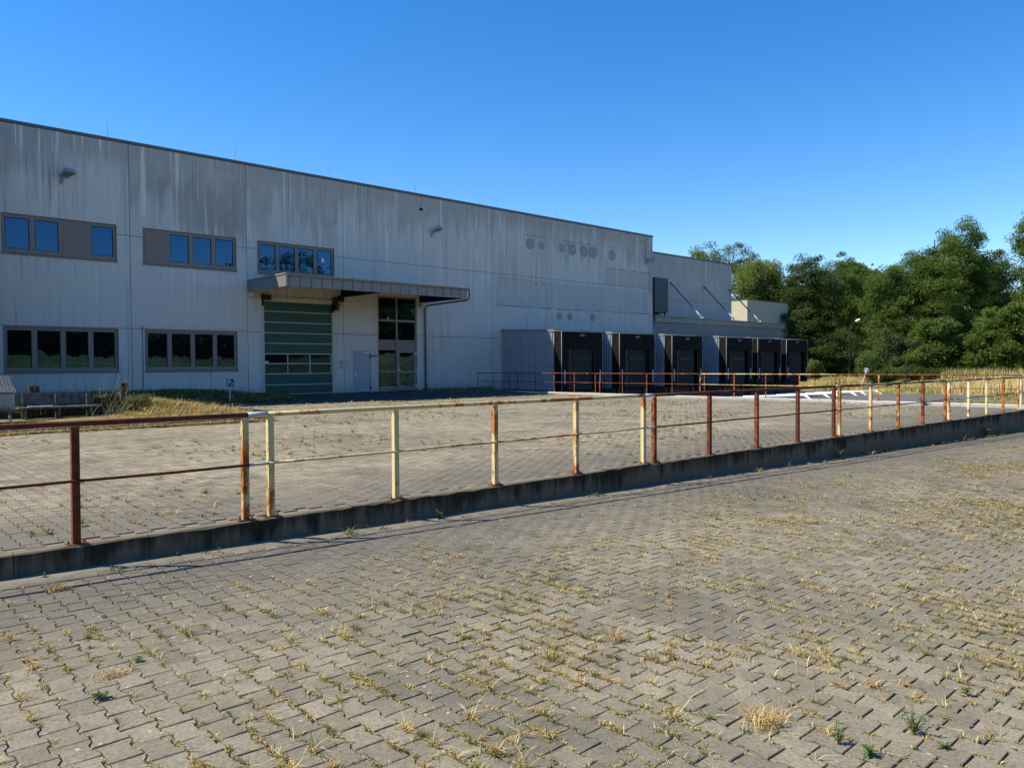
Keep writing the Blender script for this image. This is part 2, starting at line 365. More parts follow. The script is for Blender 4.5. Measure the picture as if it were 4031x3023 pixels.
def paver(name, use_attr, warm):
    g = G(name,0.93,0.12); p = g.pos(); x,y,z = g.xyz(p)
    if use_attr: t = g.attr().outputs['Fac']
    else: t = g.rnd()
    base = g.mix(t,tuple(v*0.80 for v in warm),tuple(v*1.17 for v in warm))
    big = g.noise(p,0.28,5,0.62); mid = g.noise(p,2.6,5,0.65); fine = g.noise(p,55,4,0.7); f2 = g.noise(p,170,2)
    c = g.mix(g.step(big,0.36,0.60),g.mix(0.35,base,(0.115,0.108,0.090)),base)
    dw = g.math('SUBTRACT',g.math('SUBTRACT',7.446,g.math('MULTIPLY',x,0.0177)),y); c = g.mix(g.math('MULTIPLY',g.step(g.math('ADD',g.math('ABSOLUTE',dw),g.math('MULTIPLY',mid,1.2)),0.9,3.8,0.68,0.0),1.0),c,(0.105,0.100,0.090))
    bl = g.noise(g.map(p,(1,1,1),(31,7,0)),0.85,6,0.68); c = g.mix(g.step(bl,0.52,0.64,0.0,0.5),c,(0.10,0.092,0.076))
    c = g.mix(g.step(mid,0.38,0.68,0.0,0.75),c,g.mix(0.55,c,(0.105,0.096,0.082)))
    c = g.mix(g.step(fine,0.40,0.66,0.0,0.75),c,g.mix(0.6,c,(0.06,0.053,0.043),'MIX'))
    c = g.mix(g.step(f2,0.56,0.74,0.0,0.35),c,tuple(min(1,v*1.7) for v in warm))
    # bleached stones and lichen specks
    c = g.mix(g.step(g.math('ADD',t,g.math('MULTIPLY',mid,0.3)),1.165,1.20,0.0,0.5),c,(0.42,0.38,0.31))
    vo = g.voro(p,13.0); vm = g.wn(g.voro(p,13.0,out=2)); sp = g.math('MULTIPLY',g.step(vo,0.09,0.16,1.0,0.0),g.step(vm,0.78,0.80))
    c = g.mix(g.math('MULTIPLY',sp,0.7),c,(0.45,0.43,0.38))
    g.col(c); g.bump(g.math('ADD',g.math('MULTIPLY',fine,0.7),g.math('MULTIPLY',f2,0.5)),0.55,0.004); return g.m
PV_NEAR=(0.256,0.227,0.166); PV_YARD=(0.318,0.276,0.196)
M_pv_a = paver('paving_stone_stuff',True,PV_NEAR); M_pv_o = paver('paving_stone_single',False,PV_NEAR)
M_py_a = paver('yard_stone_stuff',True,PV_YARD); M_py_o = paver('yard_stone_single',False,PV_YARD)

# ------------------------------------------------------------------ terrain sheet to the horizon
def lines(core, outer):
    return np.unique(np.concatenate([core, -np.array(outer), np.array(outer)]))
gx = np.unique(np.concatenate([np.arange(-50,130,1.5),[-2000,-900,-400,-200,-120,-80,150,180,220,300,420,600,900,1400,2200]]))
gy = np.unique(np.concatenate([np.arange(-40,100,1.5),[-2000,-900,-400,-200,-120,-80,-60,120,150,200,300,420,600,900,1400,2200]]))
X,Y = np.meshgrid(gx,gy,indexing='ij'); Z = meadow_z(X,Y)
V = np.stack([X,Y,Z],-1).reshape(-1,3); nx,ny = len(gx),len(gy)
I = (np.arange(nx-1)[:,None]*ny+np.arange(ny-1)[None,:]).ravel()
F = np.stack([I,I+ny,I+ny+1,I+1],-1)
meadow = structure(np_mesh('ground_meadow',V,F,M_meadow,smooth=True))

# asphalt truck court
def grid_sheet(name, poly, zf, mat, step=1.0):
    import bmesh
    bm = bmesh.new(); vs_ = [bm.verts.new((p[0],p[1],0)) for p in poly]; bm.faces.new(vs_)
    x0,y0 = np.min(poly,0); x1,y1 = np.max(poly,0)
    for x in np.arange(x0+step,x1,step): bmesh.ops.bisect_plane(bm,geom=bm.verts[:]+bm.edges[:]+bm.faces[:],plane_co=(x,0,0),plane_no=(1,0,0))
    for y in np.arange(y0+step,y1,step): bmesh.ops.bisect_plane(bm,geom=bm.verts[:]+bm.edges[:]+bm.faces[:],plane_co=(0,y,0),plane_no=(0,1,0))
    for v in bm.verts: v.co.z = zf(v.co.x,v.co.y)
    bmesh.ops.recalc_face_normals(bm,faces=bm.faces)
    for f in bm.faces:
        if f.normal.z<0: f.normal_flip()
    me = bpy.data.meshes.new(name); bm.to_mesh(me); bm.free(); me.materials.append(mat)
    me.polygons.foreach_set('use_smooth',[True]*len(me.polygons))
    o = bpy.data.objects.new(name,me); COL.objects.link(o); ORG[o.name]=(0,0,0); return structure(o)
court = grid_sheet('truck_court', [(29.0,11.5)]+[tuple(p) for p in PIT_POLY[1:]], lambda x,y: float(pit_z(y))+0.012*sin(0.9*x)*sin(0.7*y), M_asph, 1.5)
verge = grid_sheet('grass_verge', [(29.5,6.9),(48.5,6.6),(49.0,13.9),(46.6,11.55),(29.4,11.55)], lambda x,y: -0.20+0.05*(12-y)/5+0.03*sin(2*x+y), M_meadow, 0.8)

# ------------------------------------------------------------------ pavements of double-T stones
YARD_POLY = np.array([(-9.0,7.5),(29.62,6.98),(28.98,28.4),(9.95,28.4),(9.95,20.62),(-9.0,20.62)])
near_base = structure(MB().add([(-45,-11,near_z(-45)-0.017),(46,-11,near_z(46)-0.017),(46,rail_y(46),near_z(46)-0.017),(-45,rail_y(-45),near_z(-45)-0.017)],[(0,1,2,3)]).build('lower_pavement',M_sand))
yard_base = structure(MB().add([(-45,rail_y(-45)+0.05,-0.017),(-9,rail_y(-9)+0.05,-0.017),(kerb_x(7),rail_y(29.7)+0.05,-0.017),(kerb_x(28.45),28.45,-0.017),(9.95,28.45,-0.017),(9.95,20.65,-0.017),(-45,20.65,-0.017)],[(0,1,2,3,4,5,6)]).build('upper_yard',M_sand))
SL,SW = 0.2,0.145
def outline(j=0.0038):
    a,e,w1 = 0.1-j,0.0825-j,0.0625-j
    return np.array([(-e,-a),(e,-a),(e,-0.066),(w1,-0.034),(w1,0.034),(e,0.066),(e,a),(-e,a),(-e,0.066),(-w1,0.034),(-w1,-0.034),(-e,-0.066)])
def stone_template(chamf):
    o = outline(); n = len(o)
    if chamf:
        s = 1-0.0035/np.maximum(0.05,np.abs(o)); inn = o*np.clip(s,0.9,1)
        V = np.concatenate([np.c_[o,np.full(n,-0.034)],np.c_[o,np.full(n,-0.0030)],np.c_[inn,np.zeros(n)]])
        F4 = [(i,(i+1)%n,n+(i+1)%n,n+i) for i in range(n)]+[(n+i,n+(i+1)%n,2*n+(i+1)%n,2*n+i) for i in range(n)]
        F12 = [tuple(2*n+i for i in range(n))]
    else:
        V = np.concatenate([np.c_[o,np.full(n,-0.028)],np.c_[o,np.zeros(n)]]); F4 = [(i,(i+1)%n,n+(i+1)%n,n+i) for i in range(n)]; F12 = [tuple(n+i for i in range(n))]
    return V,np.array(F4),np.array(F12)
def stone_centres(x0,x1,y0,y1):
    i = np.arange(int(x0/SW),int(x1/SW)+1); j = np.arange(int(y0/SL),int(y1/SL)+1)
    I,J = np.meshgrid(i,j,indexing='ij'); return np.stack([I*SW,J*SL+(I%2)*0.1],-1).reshape(-1,2)
def in_view(C, z, m=2.2):
    """keep what the camera, moved a step to any side, could see"""
    keep = np.zeros(len(C),bool)
    for dx,dy in ((0,0),(m,0),(-m,0),(0,m),(0,-m)):
        px,py,d = proj(np.c_[C[:,0]+dx,C[:,1]+dy,np.broadcast_to(z,len(C))])
        keep |= (d>0.4)&(px>-250)&(px<4280)&(py<3350)
    return keep
def lay(parent, C, zf, mat_stuff, mat_one, seed, far_split, sagf):
    r = np.random.default_rng(seed); n = len(C); z = zf(C[:,0],C[:,1])
    px,py,d = proj(np.c_[C,z]); inside = (d>0.3)&(px>0)&(px<4031)&(py<3023)&(py>0)
    order = np.argsort(np.where(inside,d,1e9)); ones = order[:300]; rest = order[300:]
    tx = r.normal(0,0.0065,n); ty = r.normal(0,0.0065,n); dz = r.normal(0,0.0010,n)+sagf(C[:,0],C[:,1]); rot = r.normal(0,0.006,n)
    # single stones: four shared meshes
    V,F4,F12 = stone_template(True); mes = []
    for k in range(4):
        me = bpy.data.meshes.new('paving_stone'); vv = V.copy(); vv[:,:2] += np.tile(r.normal(0,0.0011,(12,2)),(3,1)); vv[24:,2] -= np.abs(r.normal(0,0.0010,12))
        me.from_pydata([tuple(p) for p in vv],[],[tuple(f) for f in F4]+[tuple(f) for f in F12]); me.materials.append(mat_one); mes.append(me)
    for q,i in enumerate(ones):
        o = bpy.data.objects.new('paving_stone',mes[q%4]); COL.objects.link(o); o.parent = parent
        o.location = (C[i,0],C[i,1],z[i]+dz[i]); q_=1-0.020*min(1.7,max(0,1.2*math.exp(-((C[i,0]-4.0)**2+(C[i,1]-1.3)**2)/1.6)+0.5+0.5*sin(0.8*C[i,0]+1.1)*sin(C[i,1]+0.4)+0.3*r.normal())); o.scale=(q_,0.5+0.5*q_,1); o.rotation_euler = (tx[i],ty[i]+math.atan(0.0163)*(1 if parent is near_base else 0),rot[i]+(pi if r.random()<0.5 else 0))
    def block(idx, chamf):
        V,F4,F12 = stone_template(chamf); m = len(V); k = len(idx)
        if k==0: return None
        c,s = np.cos(rot[idx]),np.sin(rot[idx]); bx,by,bz = V[:,0],V[:,1],V[:,2]; sc = (1-0.020*np.clip(0.5+0.5*np.sin(0.8*C[idx,0]+1.1)*np.sin(1.0*C[idx,1]+0.4)+0.3*r.normal(size=k)+1.2*np.exp(-((C[idx,0]-4.0)**2+(C[idx,1]-1.3)**2)/1.6),0,1.7))[:,None]; bx = bx*sc; by = by*(0.5+0.5*sc)
        jit = r.normal(0,0.0011,(k,m,2))
        vx = c[:,None]*bx-s[:,None]*by+C[idx,0,None]+jit[:,:,0]; vy = s[:,None]*bx+c[:,None]*by+C[idx,1,None]+jit[:,:,1]
        slope = -0.0163 if parent is near_base else 0.0
        vz = bz[None]+z[idx,None]+dz[idx,None]-ty[idx,None]*bx+tx[idx,None]*by+slope*bx
        off = (np.arange(k)*m)[:,None,None]
        t = np.repeat(r.random(k),m)
        return np.stack([vx,vy,vz],-1).reshape(-1,3),(off+F4[None]).reshape(-1,4),(off+F12[None]).reshape(-1,12),t
    dn = d[rest]; A = block(rest[dn<far_split],True); B = block(rest[dn>=far_split],False)
    Vs=[];f4=[];f12=[];ts=[];b=0
    for q in (A,B):
        if q is None: continue
        Vs.append(q[0]); f4.append(q[1]+b); f12.append(q[2]+b); ts.append(q[3]); b+=len(q[0])
    t = np.concatenate(ts)
    o = np_mesh('paving_stones',np.concatenate(Vs),[np.concatenate(f4),np.concatenate(f12)],mat_stuff,parent,col=np.stack([t,t,t],-1))
    return stuff(o)
def sag(x,y): return 0.5*(0.006*np.sin(0.9*x+0.5*y)+0.005*np.sin(2.1*y-0.7*x)+0.003*np.sin(3.3*x+1.9*y))
C = stone_centres(-7,33,-2.5,7.6); C = C[(C[:,1]<rail_y(C[:,0])-0.30)&(C[:,1]>-9)]; C = C[in_view(C,-0.3)]
N_NEAR = C
lay(near_base,C,lambda x,y:near_z(x)+0*y,M_pv_a,M_pv_o,11,9.0,sag)
C = stone_centres(-9,30,7.3,28.5); C = C[(C[:,1]>rail_y(C[:,0])+0.125)&(C[:,0]<kerb_x(C[:,1])-0.2)]
C = C[(poly_dist(C,YARD_POLY)<-0.08)]; C = C[in_view(C,0.0)]
lay(yard_base,C,lambda x,y:0*x,M_py_a,M_py_o,12,13.0,sag)

# apron in front of the building and the lawn beside it
def apron_z(x,y): return 0.19*float(sm((y-29.0)/4.6))
apron = grid_sheet('asphalt_apron',[(9.9,25.2),(12.2,28.42),(28.95,28.42),(28.9,FY-0.02),(9.9,FY-0.02)],lambda x,y:apron_z(x,y)-0.006,M_asph2,1.0)
def lawn_z(x,y):
    bed = 0.47*sm((y-24.75)/0.25) if x<7.35 else 0.47*sm((y-22.2)/3.2)*float(np.exp(-((x-7.35)/2.3)**2))
    wall = (0.47-0.27*sm((x-12.3)/3.6))*sm((y-30.2)/2.4)
    z = max(0.09*(1-sm((x-9.2)/1.2)) , bed, wall)
    return float(z)+0.02*sin(2.3*x)*sin(1.9*y)
M_dry = ground_grass('dry_bed',(0.26,0.20,0.10),(0.13,0.11,0.05),(0.07,0.055,0.035))
dry_bed = grid_sheet('planting_bed',[(-12,20.73),(9.6,20.73),(9.75,22.6),(7.2,23.6),(7.2,24.72),(-12,24.72)],lambda x,y:lawn_z(x,y)+0.048,M_dry,0.5)
lawn = grid_sheet('lawn',[(-12,20.72),(9.6,20.72),(10.6,24.4),(10.4,27.5),(11.2,30.6),(15.4,30.7),(16.05,32.6),(16.05,FY-0.03),(-12,FY-0.03)],lambda x,y:lawn_z(x,y)+0.035,M_lawn,0.5)
# ------------------------------------------------------------------ low walls
DR = np.array([cos(0.0177),-sin(0.0177),0.0]); NR = np.array([sin(0.0177),cos(0.0177),0.0]); RO = np.array([3.494,rail_y(3.494),0.0])
def rp(t,n,z): return RO + DR*t + NR*n + np.array([0,0,z])      # along the railing line, behind it, up
def hexa(mb, p, b=0.008):
    mb.add(p,[(3,2,1,0),(4,5,6,7),(0,1,5,4),(1,2,6,5),(2,3,7,6),(3,0,4,7)])
rw = thing('retaining_wall','long low stained concrete retaining wall carrying the front railing','wall',tuple(rp(10,0,-0.5)))
t0 = 2.17-3.36-1.043*8
for k in range(43):
    a = t0+1.043*k; b = a+1.043-0.007
    if b>26.6: b = 26.6
    if a>26.5: break
    mb = MB(); jz = random.uniform(-0.006,0.006); jn = random.uniform(-0.004,0.004); n0,n1 = -0.075+jn,0.040; zt = jz
    segs = 8; V=[];F=[]
    for i in range(segs+1):
        t = a+(b-a)*i/segs; x = rp(t,0,0)[0]; zb = near_z(x)-0.2; e = 0.010+random.uniform(0,0.008)+(0.02*random.random()**6)
        for (n,z) in ((n0,zb),(n0,zt-e),(n0+e,zt-random.uniform(0,0.003)),(n1,zt),(n1,zb)): V.append(rp(t,n,z))
    for i in range(segs):
        for q in range(5): F.append((i*5+q,i*5+(q+1)%5,(i+1)*5+(q+1)%5,(i+1)*5+q))
    F += [(0,1,2,3,4),tuple(segs*5+q for q in (4,3,2,1,0))]
    mb.add(V,F); mb.build('concrete_block',M_low,rw)
mbf = MB()
V=[];F=[];m=60
for i in range(m+1):
    t = -10+ (26.5+10)*i/m; x = rp(t,0,0)[0]; wv = 0.27+0.03*sin(t*2.1)+0.02*sin(t*5.3)
    V += [rp(t,-0.07,near_z(x)+0.012),rp(t,-wv+0.05,near_z(x)+0.008),rp(t,-wv,near_z(x)-0.006),rp(t,-0.46,near_z(x)-0.016)]
    if i: b=(i-1)*4; F += [(b,b+1,b+5,b+4),(b+1,b+2,b+6,b+5),(b+2,b+3,b+7,b+6)]
mbf.add(V,F).build('wall_footing',M_foot,rw)
MB().add([rp(-12,0.041,-0.005),rp(26.5,0.041,-0.005),rp(26.5,0.30,-0.016),rp(-12,0.30,-0.016)],[(0,1,2,3)]).build('mortar_edging',M_foot,rw)

kw = thing('kerb_wall','low whitewashed concrete kerb wall between the paved yard and the truck court','wall',(29.3,20,0))
yy = FY-0.2; k=0
while yy>7.05:
    y2 = max(yy-1.0,7.02); mb = MB(); x1 = kerb_x(yy); x2 = kerb_x(y2); zt = 0.10+random.uniform(-0.008,0.008); e = 0.012
    hexa(mb,[(x1,yy-0.004,-1.5),(x1+0.20,yy-0.004,-1.5),(x2+0.20,y2+0.004,-1.5),(x2,y2+0.004,-1.5),(x1,yy-0.004,zt-e),(x1+0.20,yy-0.004,zt-e),(x2+0.20,y2+0.004,zt-e),(x2,y2+0.004,zt-e)])
    hexa(mb,[(x1,yy-0.004,zt-e),(x1+0.20,yy-0.004,zt-e),(x2+0.20,y2+0.004,zt-e),(x2,y2+0.004,zt-e),(x1+e,yy-0.01,zt),(x1+0.19,yy-0.01,zt),(x2+0.19,y2+0.01,zt),(x2+e,y2+0.01,zt)])
    mb.build('concrete_block',M_kerbw,kw); yy = y2; k+=1
for yv in (12.3,15.1,17.2,19.4): MB().box(kerb_x(yv)-0.004,kerb_x(yv)+0.02,yv-0.09,yv+0.09,-0.06,0.005).build('drain_opening',M_black,kw)

# ------------------------------------------------------------------ railings
def railing(name, label, group, P, ts, H, mats, ext=(0,0), light=False, coup=None):
    """P(t,n,z) maps to the site; ts are the post positions"""
    tm = ts[len(ts)//2]; root = thing(name,label,'railing',tuple(P(tm,0,0)),group)
    mp,mr = mats; a,b = ts[0]-ext[0],ts[-1]+ext[1]
    for i,t in enumerate(ts):
        mb = MB(); w,fl,th = (0.062,0.058,0.007) if not light else (0.05,0.045,0.006); zt = H-0.026
        x0 = t-w/2; zb = 0.008
        def pr(poly,n0,n1): # poly in (t,z)
            n=len(poly); V=[P(q[0],n0,q[1]) for q in poly]+[P(q[0],n1,q[1]) for q in poly]
            mb.add(V,[tuple(range(n)),tuple(range(2*n-1,n-1,-1))]+[(j,(j+1)%n,n+(j+1)%n,n+j) for j in range(n)])
        lean = random.uniform(-0.004,0.004)
        pr([(x0,zb),(x0+w,zb),(x0+w+lean,zt),(x0+lean,zt)],-0.030,-0.030+th)
        # flange at the left edge, its top cut on the slant
        V=[]
        for tt in (x0,x0+th):
            V += [P(tt,-0.030+th,zb),P(tt,-0.030+fl,zb),P(tt+lean,-0.030+fl,zt-0.075),P(tt+lean,-0.030+fl*0.72,zt-0.03),P(tt+lean,-0.030+th,zt-0.012)]
        mb.add(V,[(0,1,2,3,4),(9,8,7,6,5)]+[(j,(j+1)%5,5+(j+1)%5,5+j) for j in range(5)])
        mm = mp[i%len(mp)] if isinstance(mp,list) else mp
        post = mb.build('post',mm,root)
        pl = MB(); V=[P(t+sx*0.085,n,z) for z in (0.0005,0.0095) for sx,n in ((-1,-0.05),(1,-0.05),(1,0.045),(-1,0.045))]; hexa(pl,V)
        for sx in (-1,1):
            for n in (-0.0,):
                c = P(t+sx*0.062,n-0.004,0); pl.tube([c+np.array([0,0,0.009]),c+np.array([0,0,0.022])],0.013,6); pl.tube([c+np.array([0,0,0.02]),c+np.array([0,0,0.038])],0.006,6)
        q = pl.build('base_plate',M_plate,root); q.parent = post
    n = max(2,int((b-a)/0.75)); rr = 0.0242 if not light else 0.021
    pts = [P(a+(b-a)*i/n,-0.012,H+0.002*sin(3.1*i)) for i in range(n+1)]
    MB().tube(pts,rr,12).build('top_rail',mr,root,smooth=True)
    pts = [P(a+(b-a)*i/n,-0.040,H*0.525+0.003*sin(2.3*i+1)) for i in range(n+1)]
    MB().tube(pts,0.0135,8).build('knee_rail',mr,root,smooth=True)
    if coup:
        c0,c1 = coup
        MB().tube([P(c0,-0.012,H+0.001),P(c1,-0.012,H+0.001)],rr+0.0015,12).build('top_coupling',M_r_pale,root,smooth=True)
        MB().tube([P(c0,-0.040,H*0.525),P(c1,-0.040,H*0.525)],0.0152,8).build('knee_coupling',M_r_pale,root,smooth=True)
    return root
SEC = 6.265
specs = [(0,5,'rusty red brown railing section at the left end of the front row',([M_r_red,M_r_red,M_r_red,M_r_red,M_r_brown],M_r_red)),
 (1,5,'cream railing section with peeling yellowish paint in front of the roller gate',([M_r_yel],M_r_yel)),
 (2,5,'dark red rusted railing section just right of the cream painted one',([M_r_red2,M_r_red,M_r_red2,M_r_red,M_r_red],M_r_red)),
 (3,5,'bright orange rusted railing section between the dark red and the whitish ones',([M_r_ora,M_r_ora,M_r_ora,M_r_red2,M_r_ora],M_r_rail)),
 (4,5,'whitish painted railing section with rust spots, before the right end of the row',([M_r_whi,M_r_whi,M_r_yel,M_r_ora,M_r_ora],M_r_rail)),
 (5,2,'short pale railing section at the right edge of the photo',([M_r_whi],M_r_rail))]
for s,n,lab,mats in specs:
    ts = [(s-1)*SEC+1.5*i for i in range(n)]
    last = s==5
    railing('railing_section',lab,'front railing sections on the retaining wall',rp,ts,1.042,mats,ext=(0.03,0.0 if last else 0.03),coup=None if last else (ts[-1]+0.03,ts[-1]+SEC-6.0-0.03))
# rear row on the kerb wall
def kp(t,n,z):    # t runs from the building out towards the camera side; n to the right of the run
    L = FY-7.0; d = np.array([kerb_x(7.0)-kerb_x(FY),-(FY-7.0),0.0]); d/=np.linalg.norm(d); m = np.array([-d[1],d[0],0.0])
    return np.array([kerb_x(FY)+0.10,FY,0.10])+d*t+m*n+np.array([0,0,z])
def kt(px):       # photo column of a post -> distance along the kerb
    lo,hi = 0.0,27.4
    for _ in range(50):
        t=(lo+hi)/2; x,_y,_d = proj(kp(t,0,0.5))
        if x<px: lo=t
        else: hi=t
    return (lo+hi)/2
rear = [([1879,1943,2007,2040,2110],'shaded dark rusted railing section on the kerb wall next to the building',([M_r_red],M_r_red)),
 ([2183,2262,2345],'red railing section on the kerb wall before the first black dock shelter',([M_r_red2],M_r_red2)),
 ([2362,2451,2547,2647,2757],'red brown railing section on the kerb wall in front of the second and third docks',([M_r_red2,M_r_red],M_r_red2)),
 ([2774,2891,3015,3148,3290],'orange and cream railing section on the kerb wall in front of the last docks',([M_r_red2,M_r_ora],M_r_yel)),
 ([3306,3460,3631,3817,4018],'rusted railing section on the kerb wall in front of the grass field',([M_r_red2,M_r_ora],M_r_red2))]
prev=None
for cols_,lab,mats in rear:
    ts = [kt(c) for c in cols_]
    railing('railing_section',lab,'rear railing sections on the kerb wall',kp,ts,0.985,mats,ext=(0.03,0.06) if prev is None else (ts[0]-prev-0.06-0.004,0.06),light=True); prev=ts[-1]

# ------------------------------------------------------------------ warehouse
WH = thing('warehouse','long grey concrete panel warehouse with stained walls and flat roof','building',(18,FY,0.0))
JX = [0.17+5.003*k for k in range(-2,10)]                    # panel joints
XE = 45.75; JT = [x for x in JX if x<XE]+[XE]
ROWS = [(-0.35,3.135),(3.135,6.97),(6.97,10.745)]
WIN_U = [(5.67,9.67),(10.68,14.68),(15.68,19.68)]; WIN_L = [(5.67,9.67),(10.7,14.68)]
HOLES = [(a,b,5.86,7.36) for a,b in WIN_U]+[(a,b,1.36,3.11) for a,b in WIN_L]+[(15.86,19.60,-1,4.60),(22.2,24.68,-1,5.19),(20.70,21.77,-1,2.31)]
def rects_minus(x0,x1,z0,z1):
    """split a panel around the openings into rectangles, merged in one mesh"""
    xs = sorted({x0,x1}|{min(max(v,x0),x1) for h in HOLES for v in h[:2]}); zs = sorted({z0,z1}|{min(max(v,z0),z1) for h in HOLES for v in h[2:]})
    out=[]
    for i in range(len(xs)-1):
        for j in range(len(zs)-1):
            cx,cz=(xs[i]+xs[i+1])/2,(zs[j]+zs[j+1])/2
            if not any(h[0]<cx<h[1] and h[2]<cz<h[3] for h in HOLES): out.append((i,j))
    return xs,zs,out
def panel(x0,x1,z0,z1,y,mat,parent,depth=0.16):
    xs,zs,cells = rects_minus(x0,x1,z0,z1); S=set(cells); mb=MB(); idx={}
    def vid(i,j,k):
        if (i,j,k) not in idx: idx[(i,j,k)]=len(mb.v); mb.v.append((xs[i],y+k*depth,zs[j]))
        return idx[(i,j,k)]
    left=set(cells); comps=[]
    while left:
        st=[left.pop()]; comp=set(st)
        while st:
            i,j=st.pop()
            for q in ((i+1,j),(i-1,j),(i,j+1),(i,j-1)):
                if q in left: left.discard(q); comp.add(q); st.append(q)
        comps.append(comp)
    o=None
    for comp in comps:
      mb=MB(); idx={}
      for i,j in comp:
        mb.f.append((vid(i,j,0),vid(i+1,j,0),vid(i+1,j+1,0),vid(i,j+1,0)))
        if (i-1,j) not in S: mb.f.append((vid(i,j,1),vid(i,j,0),vid(i,j+1,0),vid(i,j+1,1)))
        if (i+1,j) not in S: mb.f.append((vid(i+1,j,0),vid(i+1,j,1),vid(i+1,j+1,1),vid(i+1,j+1,0)))
        if (i,j-1) not in S: mb.f.append((vid(i,j,1),vid(i+1,j,1),vid(i+1,j,0),vid(i,j,0)))
        if (i,j+1) not in S: mb.f.append((vid(i,j+1,0),vid(i+1,j+1,0),vid(i+1,j+1,1),vid(i,j+1,1)))
      o=mb.build('wall_panel',mat,parent,fixn=False)
    return o
g_=0.011
for a,b in zip(JT[:-1],JT[1:]):
    for z0,z1 in ROWS: panel(a+g_,b-g_,z0+(g_ if z0>0 else 0),z1-g_,FY,M_wall,WH)
MB().box(JX[0],XE-0.01,FY+0.10,FY+0.30,-0.35,10.72).build('joint_backing',M_joint,WH)
# the backing must not close the openings: openings sit in front of a dark core
bpy.data.objects.remove(bpy.data.objects['joint_backing'])
HB = HOLES; mbk = MB()
xs,zs,cells = rects_minus(JX[0],XE-0.012,-0.35,10.72)
for i,j in cells: mbk.box(xs[i],xs[i+1],FY+0.03,FY+0.2,zs[j],zs[j+1])
mbk.build('joint_filler',M_joint,WH,fixn=False)
MB().box(JX[0],XE-0.02,FY+0.55,62,-0.35,10.70).build('building_core',M_core,WH)
MB().box(JX[0]+0.02,XE-0.05,FY+0.21,61.9,10.705,10.74).build('roof',M_coping,WH)
for k,(a,b) in enumerate(zip(JT[:-1],JT[1:])): MB().box(a+0.003,b-0.003+(0.05 if b==XE else 0),FY-0.045,FY+0.42,10.755,10.86).build('coping',M_coping,WH)
MB().box(XE,XE+0.02,FY+0.165,62,-0.3,10.74).build('end_wall',M_wall,WH)
# wing left of the picture (only its shadow reaches the yard)
wing = MB().box(-14,4.55,30.85,FY-0.02,-0.3,10.75); wing.build('side_wing',M_wall,WH); MB().box(-14.03,4.6,30.8,FY-0.05,10.755,10.86).build('wing_coping',M_coping,WH)
for px in (430,930,1300,1636,1958,2192,2384,2531):
    s = on_y(px,900,FY+0.3)[0]; MB().tube([(s,FY+0.3,10.7),(s,FY+0.3,11.55)],0.007,5).build('lightning_rod',M_gutter,WH)

def window(x0,x1,z0,z1,kinds,label=None,bar=0.16):
    w = MB(); y = FY+0.05
    root = None; fr = 0.115; n = len(kinds); mw = 0.185
    pw = (x1-x0-2*0.125-(n-1)*mw)/n; sb = 0.19
    mb = MB(); mb.box(x0,x1,y,y+0.07,z1-0.145,z1); mb.box(x0,x1,y,y+0.07,z0+0.03,z0+sb)
    mb.box(x0,x0+0.125,y,y+0.07,z0+sb,z1-0.145); mb.box(x1-0.125,x1,y,y+0.07,z0+sb,z1-0.145)
    cells=[]
    for k in range(n):
        a = x0+0.125+k*(pw+mw); cells.append((a,a+pw))
        if k<n-1: mb.box(a+pw,a+pw+mw,y-0.006,y+0.07,z0+sb,z1-0.145)
    frame = mb.build('window',M_frame,WH)
    for (a,b),kd in zip(cells,kinds):
        # sash and glass or blank panel
        if kd=='g':
            s=0.022; q=MB(); yy=y+0.012; zb,zt=z0+sb,z1-0.145
            q.box(a,b,yy,yy+0.04,zt-s,zt); q.box(a,b,yy,yy+0.04,zb,zb+s); q.box(a,a+s,yy,yy+0.04,zb+s,zt-s); q.box(b-s,b,yy,yy+0.04,zb+s,zt-s)
            q.build('sash',M_steel,WH).parent=frame
            tl = random.uniform(-0.002,0.002); tz=random.uniform(-0.0015,0.0015)
            MB().add([(a,y+0.035+tl,zb),(b,y+0.035-tl,zb),(b,y+0.035-tl+tz,zt),(a,y+0.035+tl+tz,zt)],[(0,1,2,3)]).build('pane',M_glass,WH,fixn=False).parent=frame
        else:
            MB().box(a-0.02,b+0.02,y-0.012,y+0.05,z0+sb-0.03,z1-0.125).build('blank_panel',M_blank,WH).parent=frame
    MB().prism([(FY-0.055,z0-0.045),(FY-0.055,z0-0.015),(FY+0.06,z0+0.035),(FY+0.06,z0-0.045)],'x',x0-0.03,x1+0.03).build('sill',M_frame,WH).parent=frame
    # reveal
    r=MB(); r.box(x0-0.001,x0+0.012,FY-0.012,y,z0,z1); r.box(x1-0.012,x1+0.001,FY-0.012,y,z0,z1); r.box(x0+0.012,x1-0.012,FY-0.012,y,z1-0.012,z1+0.001)
    r.build('reveal',M_frame,WH).parent=frame
    MB().box(x0+0.02,x1-0.02,FY+0.125,FY+0.2,z0,z1).build('dark_backing',M_core,WH).parent=frame
    return frame
window(5.67,9.67,5.86,7.36,'ggbg'); window(10.68,14.68,5.86,7.36,'bggg'); wu3 = window(15.68,19.68,5.86,7.36,'gggg')
window(5.67,9.67,1.36,3.11,'gggg'); window(10.7,14.68,1.36,3.11,'gggg')
MB().box(18.98,19.16,FY+0.055,FY+0.062,6.62,6.84).build('paper_note',M_white,WH).parent=wu3

